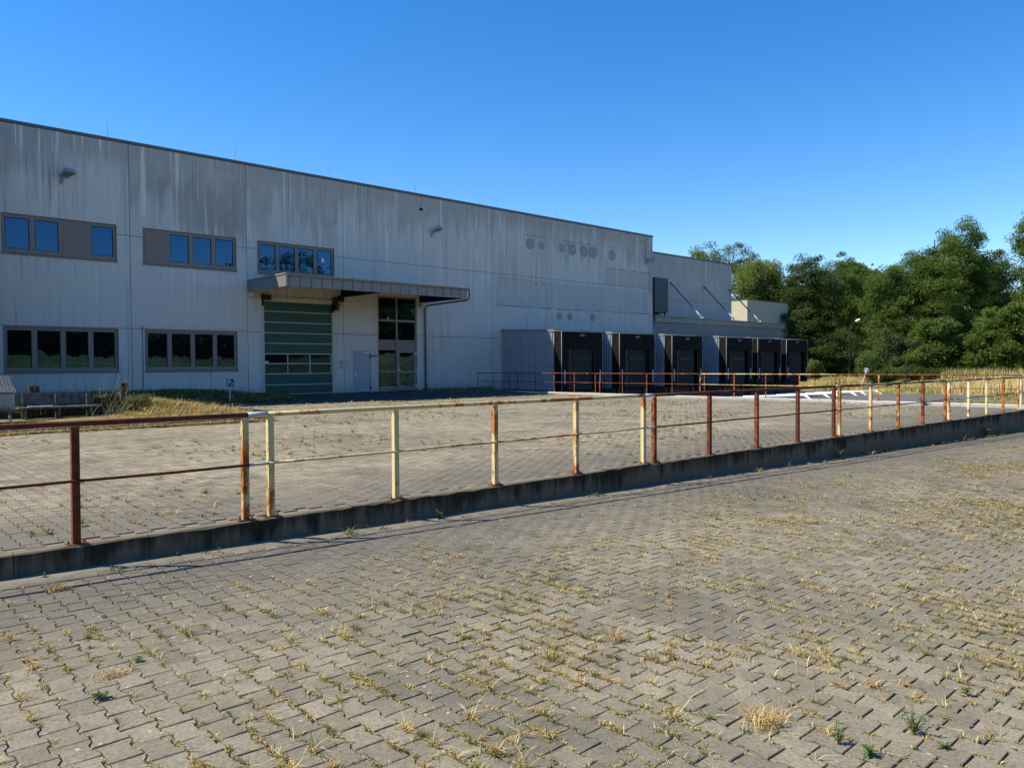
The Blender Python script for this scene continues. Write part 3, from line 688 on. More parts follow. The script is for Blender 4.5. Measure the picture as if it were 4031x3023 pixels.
# sectional gate
gate = MB(); yg = FY+0.03
zl = [4.60,4.12,3.61,3.11,2.62,2.115,1.655,1.17,0.66,0.20]
GX0,GX1 = 15.955,19.505
GT = MB().box(15.9,19.55,FY+0.13,FY+0.2,-0.2,4.6).build('sectional_gate',M_core,WH)
MB().box(15.86,GX0-0.002,FY-0.05,FY+0.09,0.16,4.36).build('gate_jamb',M_jamb,WH).parent=GT; MB().box(GX1+0.002,19.60,FY-0.05,FY+0.09,0.16,4.18).build('gate_jamb',M_jamb,WH).parent=GT
MB().box(15.87,GX0-0.004,FY-0.03,FY+0.05,4.36,4.90).build('guide_rail',M_steel,WH).parent=GT; MB().box(GX1+0.004,19.59,FY-0.03,FY+0.05,4.18,4.60).build('guide_rail',M_steel,WH).parent=GT
for k in range(9):
    zt,zb = zl[k],zl[k+1]
    if k in (5,6):
        cw = (GX1-GX0-4*0.05)/3
        for c in range(3):
            a = GX0+0.05+c*(cw+0.05); MB().add([(a,yg+0.03,zb+0.03),(a+cw,yg+0.03+random.uniform(-.004,.004),zb+0.03),(a+cw,yg+0.03,zt-0.03),(a,yg+0.03+random.uniform(-.004,.004),zt-0.03)],[(0,1,2,3)]).build('pane',M_glass2,WH,fixn=False).parent=GT
        for c in range(4):
            a = GX0+c*(cw+0.05); MB().box(a,a+0.05,yg+0.004,yg+0.05,zb+0.03,zt-0.03).build('gate_mullion',M_bar,WH).parent=GT
    else:
        # ribbed section
        prof=[]; z=zb+0.022; n=7; h=(zt-0.022-z)/n
        for i in range(n): prof += [(yg+0.022,z+i*h),(yg+0.010,z+i*h+h*0.18),(yg+0.010,z+i*h+h*0.72),(yg+0.022,z+i*h+h*0.9)]
        prof += [(yg+0.022,zt-0.022),(yg+0.05,zt-0.022),(yg+0.05,z)]
        MB().prism(prof,'x',GX0,GX1).build('gate_section',M_gate,WH).parent=GT
    if k>0: MB().box(GX0,GX1,yg,yg+0.045,zt-0.021,zt+0.021 if k not in (5,6,7) else zt+0.029).build('gate_bar',M_bar,WH).parent=GT
MB().box(GX0,GX1,yg+0.002,yg+0.05,4.575,4.60).build('gate_bar',M_bar,WH).parent=GT
MB().box(GX0,GX1,yg+0.002,yg+0.05,0.188,0.221).build('gate_bar',M_bar,WH).parent=GT
MB().tube([(16.1,FY-0.18,4.78),(19.75,FY-0.18,4.78)],0.022,8).build('spring_shaft',M_bar,WH,smooth=True).parent=GT
mb=MB(); mb.box(15.84,16.2,FY-0.30,FY,4.62,4.86); mb.build('spring_bracket',M_steel,WH).parent=GT
mb=MB(); mb.box(19.55,19.72,FY-0.3,FY,4.30,4.92); mb.tube([(19.72,FY-0.2,4.80),(20.05,FY-0.2,4.86)],0.10,10); mb.box(19.86,20.06,FY-0.28,FY-0.06,4.74,5.0); mb.box(19.72,19.86,FY-0.22,FY-0.05,4.42,4.62)
mb.tube([(19.6,FY-0.1,4.3),(19.6,FY-0.1,4.22),(19.85,FY-0.1,4.24),(19.88,FY-0.1,4.5),(20.0,FY-0.12,4.62),(19.98,FY-0.15,4.8)],0.012,6)
mb.build('gate_motor',M_black,WH).parent=GT
MB().box(19.62,19.79,FY-0.24,FY-0.10,4.36,4.60).build('motor_cover',M_ivory,WH).parent=GT
MB().box(15.975,16.17,yg-0.002,yg+0.006,1.69,1.78).build('gate_label',M_white,WH).parent=GT
# control box, steel door
cb = MB().bbox(19.96,20.33,FY-0.10,FY+0.0,1.44,1.82,0.01).build('control_box',M_ivory,WH)
kb=MB()
for xx in (20.02,20.10,20.26): kb.box(xx-0.02,xx+0.02,FY-0.115,FY-0.09,1.735,1.765)
kb.build('button',M_black,WH).parent=cb
mb=MB(); mb.box(20.705,20.755,FY-0.012,FY+0.1,0.17,2.305); mb.box(21.715,21.765,FY-0.012,FY+0.1,0.17,2.305); mb.box(20.755,21.715,FY-0.012,FY+0.1,2.255,2.305)
DR_ = mb.build('steel_door',M_door,WH)
MB().bbox(20.762,21.708,FY+0.006,FY+0.06,0.20,2.248,0.004).build('door_leaf',M_door,WH).parent=DR_
mb=MB(); mb.box(20.80,20.845,FY-0.006,FY+0.01,0.98,1.26); mb.tube([(20.822,FY-0.05,1.13),(20.93,FY-0.055,1.13)],0.011,8); mb.tube([(20.822,FY,1.13),(20.822,FY-0.05,1.13)],0.011,8); mb.build('door_handle',M_chrome,WH).parent=DR_
mb=MB(); mb.box(21.25,21.66,FY-0.05,FY-0.012,2.19,2.24); mb.tube([(21.45,FY-0.07,2.16),(21.70,FY-0.05,2.27)],0.009,6); mb.build('door_closer',M_chrome,WH).parent=DR_
mb=MB(); mb.box(21.68,21.74,FY-0.03,FY+0.0,0.32,0.50); mb.box(21.68,21.74,FY-0.03,FY+0.0,1.93,2.12); mb.build('hinge',M_steel,WH).parent=DR_
MB().box(21.78,22.12,FY-0.05,FY-0.012,2.02,2.075).build('door_stay',M_black,WH).parent=DR_
# glazed entrance
ex0,ex1,ez0,ez1 = 22.2,24.68,0.17,5.19; y=FY+0.05; xm0,xm1=23.36,23.45
mb=MB(); mb.box(ex0,ex0+0.08,y,y+0.1,ez0,ez1); mb.box(ex1-0.08,ex1,y,y+0.1,ez0,ez1); mb.box(xm0,xm1,y-0.02,y+0.1,ez0,ez1-0.09); mb.box(ex0+0.08,ex1-0.08,y,y+0.1,ez1-0.09,ez1)
ENT = mb.build('entrance_glazing',M_frame,WH)
def bay(a,b,items):
    for kind,z0,z1 in items:
        if kind=='bar': MB().box(a,b,y+0.008,y+0.09,z0,z1).build('transom',M_frame,WH).parent=ENT
        elif kind=='panel': MB().box(a,b,y+0.02,y+0.08,z0,z1).build('spandrel_panel',M_blank,WH).parent=ENT
        else:
            t=random.uniform(-.004,.004); MB().add([(a,y+0.045+t,z0),(b,y+0.045-t,z0),(b,y+0.045-t,z1),(a,y+0.045+t,z1)],[(0,1,2,3)]).build('pane',M_glass,WH,fixn=False).parent=ENT
its = [('glass',3.97,5.10),('bar',3.86,3.97),('glass',2.90,3.86),('bar',2.83,2.90),('panel',2.44,2.83),('bar',2.36,2.44)]
bay(ex0+0.08,xm0,its+[('glass',1.27,2.36),('bar',1.17,1.27),('glass',0.36,1.17),('bar',0.17,0.36)])
bay(xm1,ex1-0.08,its)
mb=MB(); d0,d1=xm1+0.01,ex1-0.09; mb.box(d0,d0+0.11,y-0.015,y+0.06,0.2,2.35); mb.box(d1-0.11,d1,y-0.015,y+0.06,0.2,2.35); mb.box(d0+0.11,d1-0.11,y-0.015,y+0.06,2.22,2.35); mb.box(d0+0.11,d1-0.11,y-0.015,y+0.06,0.2,0.40); mb.box(d0+0.11,d1-0.11,y-0.015,y+0.06,1.13,1.25)
mb.build('entrance_door',M_frame,WH).parent=ENT
for z0,z1 in ((0.40,1.13),(1.25,2.22)): MB().add([(d0+0.11,y+0.02,z0),(d1-0.11,y+0.024,z0),(d1-0.11,y+0.02,z1),(d0+0.11,y+0.024,z1)],[(0,1,2,3)]).build('pane',M_glass,WH,fixn=False).parent=ENT
mb=MB(); mb.tube([(d0+0.05,y-0.02,1.27),(d0+0.16,y-0.09,1.25),(d0+0.27,y-0.11,1.13),(d0+0.24,y-0.10,1.0),(d0+0.06,y-0.02,0.95)],0.014,8); mb.box(d0+0.03,d0+0.09,y-0.03,y,1.24,1.36); mb.build('bow_handle',M_chrome,WH,smooth=False).parent=ENT
mb=MB()
for z in (0.42,1.28,2.16): mb.box(d1-0.01,d1+0.10,y-0.035,y-0.012,z-0.03,z+0.03); mb.tube([(d1+0.02,y-0.03,z-0.07),(d1+0.02,y-0.03,z+0.07)],0.018,8)
mb.build('hinge',M_chrome,WH).parent=ENT
MB().box(ex0+0.02,ex1-0.02,FY+0.155,FY+0.2,-0.1,5.15).build('dark_backing',M_core,WH).parent=ENT
MB().box(20.5,25.2,FY-1.0,FY+0.12,0.02,0.165).build('door_step',M_concrete_dark,WH)
MB().tube([(21.94,FY-0.09,3.95),(21.94,FY,3.95)],0.035,8).build('wall_sensor',M_ivory,WH); MB().tube([(24.98,FY-0.16,9.98),(24.98,FY,10.05)],0.07,8).build('wall_camera',M_black,WH)

# canopy
CX0,CX1,CE,CZ0,CZ1 = 15.2,25.1,3.8,4.93,5.43; yf = FY-CE
mb=MB(); mb.box(CX0+0.03,CX1-0.03,yf+0.03,FY-0.005,5.36,5.42)
CAN = mb.build('canopy',M_steel,WH)
cuts = [15.2,15.33]+[15.85+0.5143*i for i in range(18)]+[25.1]
for a,b in zip(cuts[:-1],cuts[1:]):
    if b-a<0.01: continue
    q=MB(); bl=0.010; q.add([(a+0.004,yf,CZ0),(b-0.004,yf,CZ0),(b-0.004,yf,CZ1),(a+0.004,yf,CZ1),((a+b)/2,yf-bl*random.uniform(-1,1),(CZ0+CZ1)/2+0.05),(a+0.004,yf+0.028,CZ0),(b-0.004,yf+0.028,CZ0),(b-0.004,yf+0.028,CZ1),(a+0.004,yf+0.028,CZ1)],[(0,1,4),(1,2,4),(2,3,4),(3,0,4),(5,8,7,6),(0,5,6,1),(1,6,7,2),(2,7,8,3),(3,8,5,0)])
    q.build('fascia_panel',M_zinc,WH).parent=CAN
ys = [yf+0.03+ (CE-0.04)*i/7 for i in range(8)]
for xx in (CX0,CX1-0.028):
    for a,b in zip(ys[:-1],ys[1:]): MB().box(xx,xx+0.028,a+0.004,b-0.004,CZ0,CZ1+0.002).build('fascia_panel',M_zinc,WH).parent=CAN
for b in cuts[1:-1]: MB().box(b-0.009,b+0.009,yf-0.010,yf+0.005,CZ0,CZ1).build('standing_seam',M_steel,WH).parent=CAN
q=MB(); q.prism([(yf-0.13,5.45),(yf-0.12,5.39),(yf-0.07,5.365),(yf-0.02,5.39),(yf-0.005,5.45),(yf-0.018,5.45),(yf-0.03,5.40),(yf-0.07,5.38),(yf-0.112,5.40),(yf-0.12,5.45)],'x',CX0-0.02,CX1+0.08); q.build('gutter',M_zinc,WH).parent=CAN
MB().box(CX0-0.03,CX0+0.18,yf+0.0,FY-0.005,5.436,5.50).build('edge_trim',M_trim,WH).parent=CAN
MB().box(CX1-0.16,CX1+0.03,yf+0.0,FY-0.005,5.436,5.50).build('edge_trim',M_trim,WH).parent=CAN
MB().box(CX0+0.19,CX1-0.17,yf+0.035,FY-0.005,5.425,5.465).build('canopy_roof',M_gutter,WH).parent=CAN
for bx in (20.04,24.88): MB().box(bx,bx+0.12,yf+0.032,FY-0.005,4.96,5.355).build('cantilever_beam',M_steel,WH).parent=CAN
for bx in (15.22,20.02,24.86): MB().box(bx,bx+0.16,FY-0.24,FY-0.004,4.72,4.955).build('beam_bracket',M_jamb,WH).parent=CAN
DP = MB().tube([(25.20,yf-0.06,5.38),(25.20,yf-0.06,5.02),(25.20,yf+0.02,4.90),(25.20,yf+0.2,4.86),(25.20,FY-0.35,4.80),(25.20,FY-0.14,4.74),(25.20,FY-0.085,4.6),(25.20,FY-0.085,0.2)],0.05,10).build('downpipe',M_gutter,WH,smooth=True)
for z in (1.9,4.2): MB().tube([(25.2,FY-0.085,z),(25.2,FY-0.085,z+0.05)],0.06,10).build('pipe_clamp',M_gutter,WH).parent=DP
MB().tube([(10.6,FY-0.03,3.24),(10.6,FY-0.03,0.5)],0.010,6).build('earthing_cable',M_steel,WH)

# plugged core holes, saw cuts and repair seams on the right bays
for i,(s,z,r) in enumerate([(33.29,9.02,.33),(34.29,9.01,.24),(36.17,9.04,.27),(37.15,9.03,.34),(38.27,9.02,.36),(39.19,9.03,.36),(41.16,9.04,.36),(35.87,4.65,.23),(36.9,4.66,.23),(39.14,4.68,.25)]):
    n=22; poly=[(s+r*(1+random.uniform(-.06,.06))*cos(2*pi*k/n),z+r*0.97*(1+random.uniform(-.06,.06))*sin(2*pi*k/n)) for k in range(n)]
    poly2=[((p[0]-s)*1.07+s,(p[1]-z)*1.07+z) for p in poly]
    MB().prism(poly,'y',FY-0.006,FY+0.01).build('plugged_hole',M_plug,WH); MB().prism(poly2,'y',FY-0.003,FY+0.01).build('hole_rim',M_seam,WH)
def seam(pts, wdt=0.022):
    q=MB()
    for (a,b) in zip(pts[:-1],pts[1:]):
        n=max(2,int(math.hypot(b[0]-a[0],b[1]-a[1])/0.3)); L=math.hypot(b[0]-a[0],b[1]-a[1]); nx_,nz_=-(b[1]-a[1])/L,(b[0]-a[0])/L
        for i in range(n):
            if random.random()<0.12: continue
            t0_,t1_=i/n,(i+1)/n; w=wdt*random.uniform(0.45,1.3); j=random.uniform(-.008,.008)
            p0=(a[0]+(b[0]-a[0])*t0_+nx_*j,a[1]+(b[1]-a[1])*t0_+nz_*j); p1=(a[0]+(b[0]-a[0])*t1_+nx_*j,a[1]+(b[1]-a[1])*t1_+nz_*j)
            q.add([(p0[0]-nx_*w/2,FY-0.003,p0[1]-nz_*w/2),(p1[0]-nx_*w/2,FY-0.003,p1[1]-nz_*w/2),(p1[0]+nx_*w/2,FY-0.003,p1[1]+nz_*w/2),(p0[0]+nx_*w/2,FY-0.003,p0[1]+nz_*w/2)],[(0,1,2,3)])
    q.build('repair_seam',M_seam,WH,fixn=False)
seam([(30.49,6.78),(30.49,5.09)]); seam([(30.49,6.78),(33.2,6.72)],0.016); seam([(30.49,5.09),(35.1,5.08)],0.035); seam([(35.3,5.07),(40.1,5.14)],0.035); seam([(40.35,5.12),(45.7,5.17)],0.035)
seam([(32.86,9.51),(34.66,9.52)],0.03); seam([(35.7,9.51),(39.19,9.5)],0.03); seam([(40.66,9.53),(41.66,9.55)],0.03); seam([(40.5,8.1),(45.7,8.14)],0.028); seam([(40.5,8.1),(40.5,6.98)],0.02); seam([(33.6,6.60),(34.6,6.62)],0.04)
seam([(35.7,9.5),(35.7,8.4)],0.012); seam([(32.86,9.5),(32.86,8.5)],0.012); seam([(34.66,9.5),(34.66,8.5)],0.012); seam([(41.66,9.55),(41.66,8.2)],0.012); seam([(40.66,9.5),(40.66,8.3)],0.012)

# ------------------------------------------------------------------ floodlights on the walls
def floodlight(x,y,z,label,yaw=0.35):
    r = thing('floodlight',label,'wall light',(x,y,z),'floodlights on the building')
    def T(p): # local frame: a forward (away from wall, tilted up), b sideways
        a,b,c = p; return (x+b*cos(yaw)+a*sin(yaw), y-a*cos(yaw)+b*sin(yaw), z+c+a*0.30)
    MB().add([T(p) for p in [(0.10,-0.17,0.02),(0.10,0.17,0.02),(0.66,0.22,0.0),(0.66,-0.22,0.0),(0.16,-0.13,0.15),(0.16,0.13,0.15),(0.52,0.17,0.21),(0.52,-0.17,0.21)]],[(3,2,1,0),(4,5,6,7),(0,1,5,4),(1,2,6,5),(2,3,7,6),(3,0,4,7)]).build('housing',M_lampbody,r)
    MB().add([T(p) for p in [(0.30,-0.16,-0.012),(0.30,0.16,-0.012),(0.63,0.19,-0.02),(0.63,-0.19,-0.02),(0.30,-0.16,0.004),(0.30,0.16,0.004),(0.63,0.19,0.002),(0.63,-0.19,0.002)]],[(3,2,1,0),(4,5,6,7),(0,1,5,4),(1,2,6,5),(2,3,7,6),(3,0,4,7)]).build('lens',M_lens,r)
    q=MB(); q.tube([T((0.14,0,0.02)),T((0.10,0,-0.06)),(x,y-0.01,z-0.10)],0.035,8); q.box(x-0.07,x+0.07,y-0.025,y-0.002,z-0.20,z+0.0); q.build('bracket',M_lampbody,r); return r
M_lampbody = plain('lamp_housing',(0.30,0.31,0.30),0.6); M_lens = plain('lamp_lens',(0.13,0.12,0.10),0.25,0.5)
floodlight(7.7,FY,8.90,'grey floodlight high on the left wall bay above the upper window')
floodlight(25.72,FY,8.80,'weathered floodlight on the wall above the right end of the canopy')
floodlight(44.9,FY,8.86,'floodlight at the right corner of the warehouse wall',0.9)
MB().tube([(44.9,FY-0.02,8.86),(44.9,FY-0.02,10.3),(44.3,FY-0.02,10.32)],0.02,6).build('cable_conduit',M_lampbody,WH)
# ------------------------------------------------------------------ loading docks
def corrug_y(x, y0, y1, zb, zt0, zt1, pitch=0.205, d=0.045, side=-1):
    """upright trapezoid ribs on a plane x=const running along y, sloping top"""
    mb=MB(); ys_=[]; y=y0
    while y<y1-1e-6:
        for f,o in ((0,0),(0.5,0),(0.62,1),(0.88,1)):
            if y+f*pitch<y1: ys_.append((y+f*pitch,o))
        y+=pitch
    ys_.append((y1,0)); V=[]
    for yy_,o in ys_:
        t=(yy_-y0)/(y1-y0); zt=zt0+(zt1-zt0)*t; V += [(x+side*d*o,yy_,zb),(x+side*d*o,yy_,zt)]
    F=[(2*i,2*i+2,2*i+3,2*i+1) for i in range(len(ys_)-1)]
    return mb.add(V,F)
DW=3.45; YC=FY-4.35; YS=FY-4.95
def make_dock(x0,label):
    r = thing('loading_dock',label,'loading dock',(x0+DW/2,YS+2.4,-1.1),'loading docks along the warehouse')
    corrug_y(x0+0.03,YC,FY-0.01,0.10,3.38,3.56).build('side_cladding',M_clad,r,fixn=False)
    corrug_y(x0+DW-0.03,YC,FY-0.01,0.10,3.38,3.56,side=1).build('side_cladding',M_clad,r,fixn=False)
    q=MB(); q.add([(x0+0.06,YC,3.36),(x0+DW-0.06,YC,3.36),(x0+DW-0.06,FY-0.01,3.55),(x0+0.06,FY-0.01,3.55),(x0+0.06,YC,3.40),(x0+DW-0.06,YC,3.40),(x0+DW-0.06,FY-0.01,3.59),(x0+0.06,FY-0.01,3.59)],[(3,2,1,0),(4,5,6,7),(0,1,5,4),(1,2,6,5),(2,3,7,6),(3,0,4,7)]); q.build('roof',M_trim,r)
    for xx in (x0-0.02,x0+DW-0.06):
        q=MB(); hexa(q,[(xx,YC-0.02,3.385),(xx+0.08,YC-0.02,3.385),(xx+0.08,FY-0.01,3.565),(xx,FY-0.01,3.565),(xx,YC-0.02,3.49),(xx+0.08,YC-0.02,3.49),(xx+0.08,FY-0.01,3.68),(xx,FY-0.01,3.68)]); q.build('roof_trim',M_trim,r)
    MB().box(x0+0.06,x0+DW-0.06,YC-0.03,YC+0.03,3.395,3.50).build('roof_trim',M_trim,r)
    # inner lining and door
    MB().box(x0+0.09,x0+0.6,YC+0.02,YC+0.06,0.1,3.36).build('front_wall',M_black,r); MB().box(x0+DW-0.6,x0+DW-0.09,YC+0.02,YC+0.06,0.1,3.36).build('front_wall',M_black,r); MB().box(x0+0.6,x0+DW-0.6,YC+0.02,YC+0.06,2.75,3.36).build('front_wall',M_black,r)
    MB().box(x0+0.5,x0+DW-0.5,YS+0.22,YS+0.25,0.1,2.9).build('dark_lining',M_black,r)
    prof=[];n=8;a,b=x0+1.12,x0+DW-0.72
    pts=[]
    for i in range(n):
        w_=(b-a)/n; pts += [(a+i*w_,YS+0.20),(a+i*w_+w_*0.62,YS+0.20),(a+i*w_+w_*0.70,YS+0.16),(a+i*w_+w_*0.92,YS+0.16)]
    pts += [(b,YS+0.20),(b,YS+0.218),(a,YS+0.218)]
    dd=MB().prism(pts,'z',0.12,2.78).build('dock_door',M_dockdoor,r); MB().box(a-0.05,b,YS+0.14,YS+0.158,1.82,1.92).build('door_bar',M_black,r).parent=dd
    # shelter: side skirts, frame, front curtains
    for s,xx in ((-1,x0),(1,x0+DW)):
        n=9;m=26;V=[];F=[]
        for i in range(m+1):
            for j in range(n+1):
                u=j/n; z=0.09+(3.37-0.09)*i/m; sagx=0.028*sin(pi*u)*(1.0+0.7*sin(6.0*z+2.5*u*3+s))*(0.35+0.65*max(0,(z-1.2)/2.2))
                V.append((xx+(-s)*sagx-0.002*s,YS+0.01+u*(YC-YS-0.03),z-0.05*u))
        for i in range(m):
            for j in range(n): F.append((i*(n+1)+j,i*(n+1)+j+1,(i+1)*(n+1)+j+1,(i+1)*(n+1)+j))
        MB().add(V,F).build('side_skirt',M_fabric,r,smooth=True,fixn=False)
    q=MB(); q.add([(x0,YS+0.01,3.375),(x0+DW,YS+0.01,3.375),(x0+DW,YC-0.03,3.41),(x0,YC-0.03,3.41)],[(0,1,2,3)]); q.build('shelter_roof',M_fabric,r,fixn=False)
    for xx in (x0,x0+DW): MB().tube([(xx,YS,0.09),(xx,YS,3.385)],0.018,6).build('frame_tube',M_tube,r,smooth=True)
    MB().tube([(x0,YS,3.385),(x0+DW,YS,3.385)],0.018,6).build('frame_tube',M_tube,r,smooth=True); MB().tube([(x0-0.005,YS,3.385),(x0-0.005,YC,3.40)],0.016,6).build('frame_tube',M_tube,r,smooth=True)
    for a,b in ((x0+0.012,x0+0.60),(x0+DW-0.60,x0+DW-0.012)):
        V=[];F=[];m=16
        for i in range(m+1):
            z=0.09+3.28*i/m; f=0.015*sin(2.2*z+a); V+=[(a,YS+0.012,z),((a+b)/2,YS+0.012-f,z),(b,YS+0.03,z)]
            if i: k=(i-1)*3; F+=[(k,k+1,k+4,k+3),(k+1,k+2,k+5,k+4)]
        MB().add(V,F).build('side_curtain',M_fabric,r,smooth=True,fixn=False)
    V=[];F=[];m=14
    for i in range(m+1):
        x=x0+0.012+(DW-0.024)*i/m; f=0.03*sin(1.9*x)+0.012*sin(6*x); lo = 2.46+(0.10 if i in (0,m) else 0.0)+0.012*sin(5*x)
        V+=[(x,YS+0.004,3.37),(x,YS-0.006-0.5*f,2.9),(x,YS-0.014-f,lo)]
        if i: k=(i-1)*3; F+=[(k,k+1,k+4,k+3),(k+1,k+2,k+5,k+4)]
    MB().add(V,F).build('head_curtain',M_fabric,r,smooth=True,fixn=False)
    MB().box(x0+0.55,x0+DW-0.55,YS-0.06,YS-0.052,2.47,2.80).build('head_flap',M_fabric,r)
    # maker's oval with its small script
    c=x0+DW/2; q=MB(); n=28
    V=[]; 
    for k in range(n):
        a=2*pi*k/n; V += [(c+0.30*cos(a),YS-0.024,3.19+0.082*sin(a)),(c+0.283*cos(a),YS-0.024,3.19+0.068*sin(a))]
    q.add(V,[(2*k,2*((k+1)%n),2*((k+1)%n)+1,2*k+1) for k in range(n)])
    lg=q.build('logo',M_logo_dim,r,fixn=False)
    q=MB(); xx=c-0.15
    for k,(w_,h_,o_) in enumerate([(0.035,0.03,0),(0.03,0.045,0.0),(0.035,0.03,0),(0.03,0.05,-0.018),(0.035,0.03,0),(0.03,0.055,0.005),(0.035,0.05,0.008)]):
        q.add([(xx,YS-0.026,3.175+o_),(xx+w_,YS-0.026,3.178+o_),(xx+w_+0.008,YS-0.026,3.175+o_+h_),(xx+0.010,YS-0.026,3.172+o_+h_)],[(0,1,2,3)]); xx+=w_+0.006
    q.add([(c-0.16,YS-0.026,3.155),(c-0.02,YS-0.026,3.158),(c-0.02,YS-0.026,3.170),(c-0.16,YS-0.026,3.167)],[(0,1,2,3)])
    q.build('logo_script',M_logo,r,fixn=False).parent=lg
    for xx in (x0+0.17,x0+DW-0.27): MB().box(xx,xx+0.09,YS-0.035,YS-0.015,0.45,1.22).build('guide_strip',M_tube2,r)
    # dock wall, bumpers, leveller lip
    MB().box(x0+0.1,x0+DW-0.1,YC-0.02,FY-0.02,-1.35,0.10).build('dock_wall',M_concrete_dark,r)
    for xx in (x0+0.35,x0+DW-0.6): MB().bbox(xx,xx+0.25,YC-0.16,YC-0.02,-0.35,0.06,0.02).build('bumper',M_black,r)
    MB().box(x0+0.75,x0+DW-0.75,YC-0.10,YC-0.02,-0.10,0.06).build('leveller_lip',M_steel,r)
    return r
M_tube = plain('shelter_tube_grey',(0.30,0.29,0.28),0.5); M_tube2 = plain('guide_strip_grey',(0.42,0.43,0.44),0.6); M_logo = plain('logo_white',(0.62,0.63,0.63),0.6); M_logo_dim = plain('logo_ring',(0.20,0.205,0.21),0.6)
M_white2 = plain("galvanised_light",(0.55,0.56,0.56),0.5)
D0 = 30.87
dock = make_dock(D0,'black loading dock shelter nearest the camera, beside the long corrugated side wall')
dlab = ['second black dock shelter from the left, with a narrow strip of cladding before it','third black dock shelter from the left, below the right corner of the tall wall','fourth black dock shelter from the left, after the widest gap in the row','fifth black dock shelter from the left, close between two others','last black dock shelter at the right end of the row, beside the grass']
for x,l in zip((35.87,41.15,47.57,51.82,56.13),dlab): copy_thing(dock,(x+DW/2,YS+2.4,-1.1),l)

# ------------------------------------------------------------------ lower annex with braced canopy, rear block
AN = thing('rear_warehouse','lower grey concrete block behind the docks with a braced metal canopy','building',(55,FY+3,0))
E2 = FY+3.0
for a,b in ((45.77,47.3),(47.3,52.1),(52.1,56.9),(56.9,60.92),(60.92,61.35)):
    for z0,z1 in ((-0.3,6.82),(6.82,10.33)): panel(a+g_,b-g_,z0+g_,z1-g_,E2,M_wall2,AN)
MB().box(45.77,61.33,E2+0.03,E2+0.12,-0.3,10.30).build('joint_filler',M_joint,AN)
MB().box(45.8,61.34,E2+0.17,60,-0.3,10.29).build('building_core',M_wall2,AN)
for a,b in ((45.77,52.1),(52.1,56.9),(56.9,61.40)): MB().box(a,b-0.004,E2-0.04,E2+0.4,10.345,10.45).build('coping',M_coping,AN)
# canopy box over the docks
MB().box(45.9,64.8,FY+0.30,E2-0.01,4.60,5.02).build('canopy_deck',M_steel,AN)
x=45.95
while x<64.9:
    x2=min(x+0.47,65.0); MB().box(x+0.014,x2-0.014,FY-0.16,FY-0.13,4.63,5.0).build('fascia_panel',M_zinc,AN); x=x2
MB().box(45.88,45.91,FY-0.16,E2-0.05,4.63,5.0).build('fascia_panel',M_zinc,AN)
MB().prism([(FY-0.28,5.09),(FY-0.27,5.02),(FY-0.15,5.02),(FY-0.14,5.09)],'x',45.85,65.15).build('gutter',M_trim,AN)
MB().box(45.95,64.98,FY-0.126,FY-0.10,4.64,4.97).build('fascia_backing',M_steel,AN)
MB().box(45.92,65.0,FY-0.12,FY+0.3,4.98,5.05).build('canopy_roof',M_trim,AN)
prof=[];z=3.55
while z<4.62: prof += [(FY-0.02,z),(FY-0.055,z+0.025),(FY-0.055,z+0.06),(FY-0.02,z+0.085)]; z+=0.105
prof += [(FY+0.1,z-0.02),(FY+0.1,3.55)]
MB().prism(prof,'x',45.78,64.6).build('ribbed_cladding',M_clad2,AN)
MB().box(45.8,64.55,FY+0.11,E2-0.02,-1.3,4.55).build('annex_body',M_clad2,AN)
for s in (52.1,56.9,60.92):
    b=MB().tube([(s,E2-0.02,8.15),(s,FY+0.9,6.05)],0.055,8).build('brace_rod',M_gutter,AN,smooth=True); MB().tube([(s,FY+0.9,6.05),(s,FY-0.02,5.12)],0.075,8).build('brace_sleeve',M_white2,AN,smooth=True).parent=b
    q=MB(); q.box(s-0.05,s+0.05,FY-0.12,FY+0.15,5.05,5.22); q.build('brace_foot',M_white2,AN).parent=b
for s in (46.8,47.6): MB().tube([(s,FY-0.2+0.6,5.05),(s+0.2,E2-0.6,5.9)],0.05,6).build('strut',M_steel,AN)
pl = thing('panel_box','tall dark grey metal sign box standing on the annex roof at the corner','sign box',(46.9,FY+0.4,5.05))
MB().bbox(46.07,47.72,FY+0.05,FY+1.3,5.36,7.90,0.02).build('box_body',plain('dark_grey_panel',(0.050,0.066,0.070),0.5,0.25,0.05,1.0),pl)
for s in (46.25,47.5): MB().box(s,s+0.08,FY+0.2,FY+0.28,5.05,5.37).build('box_leg',M_steel,pl)

# cream building and its neighbour's roof
CB = thing('cream_building','cream rendered block with a sunlit side behind the dock annex','building',(73,FY+6.2,0))
MB().box(69.2,77.4,FY+6.0,62,-0.3,7.87).build('wall',M_cream,CB); MB().box(69.16,77.44,FY+5.96,62.04,7.875,7.95).build('coping',M_coping,CB)
HB2 = thing('grey_roof_hall','low hall with light grey pitched roof showing behind the cream building','building',(92,66,0))
MB().box(80,104,66,88,-0.3,9.4).build('wall',M_cream,HB2); q=MB(); q.prism([(65.5,9.35),(77,13.4),(88.5,9.35),(88.5,9.2),(65.5,9.2)],'x',79.6,104.4); q.build('roof',M_clad2,HB2)
fl = thing('wall_lantern','small pale lamp sticking out from the right corner of the cream building','wall light',(77.4,FY+6.2,6.8))
MB().tube([(77.4,FY+6.1,6.85),(78.1,FY+6.0,6.85)],0.03,6).build('arm',M_lampbody,fl); MB().tube([(77.9,FY+6.0,6.85),(78.75,FY+5.9,6.93)],[0.09,0.12],8).build('lamp_head',M_white,fl)

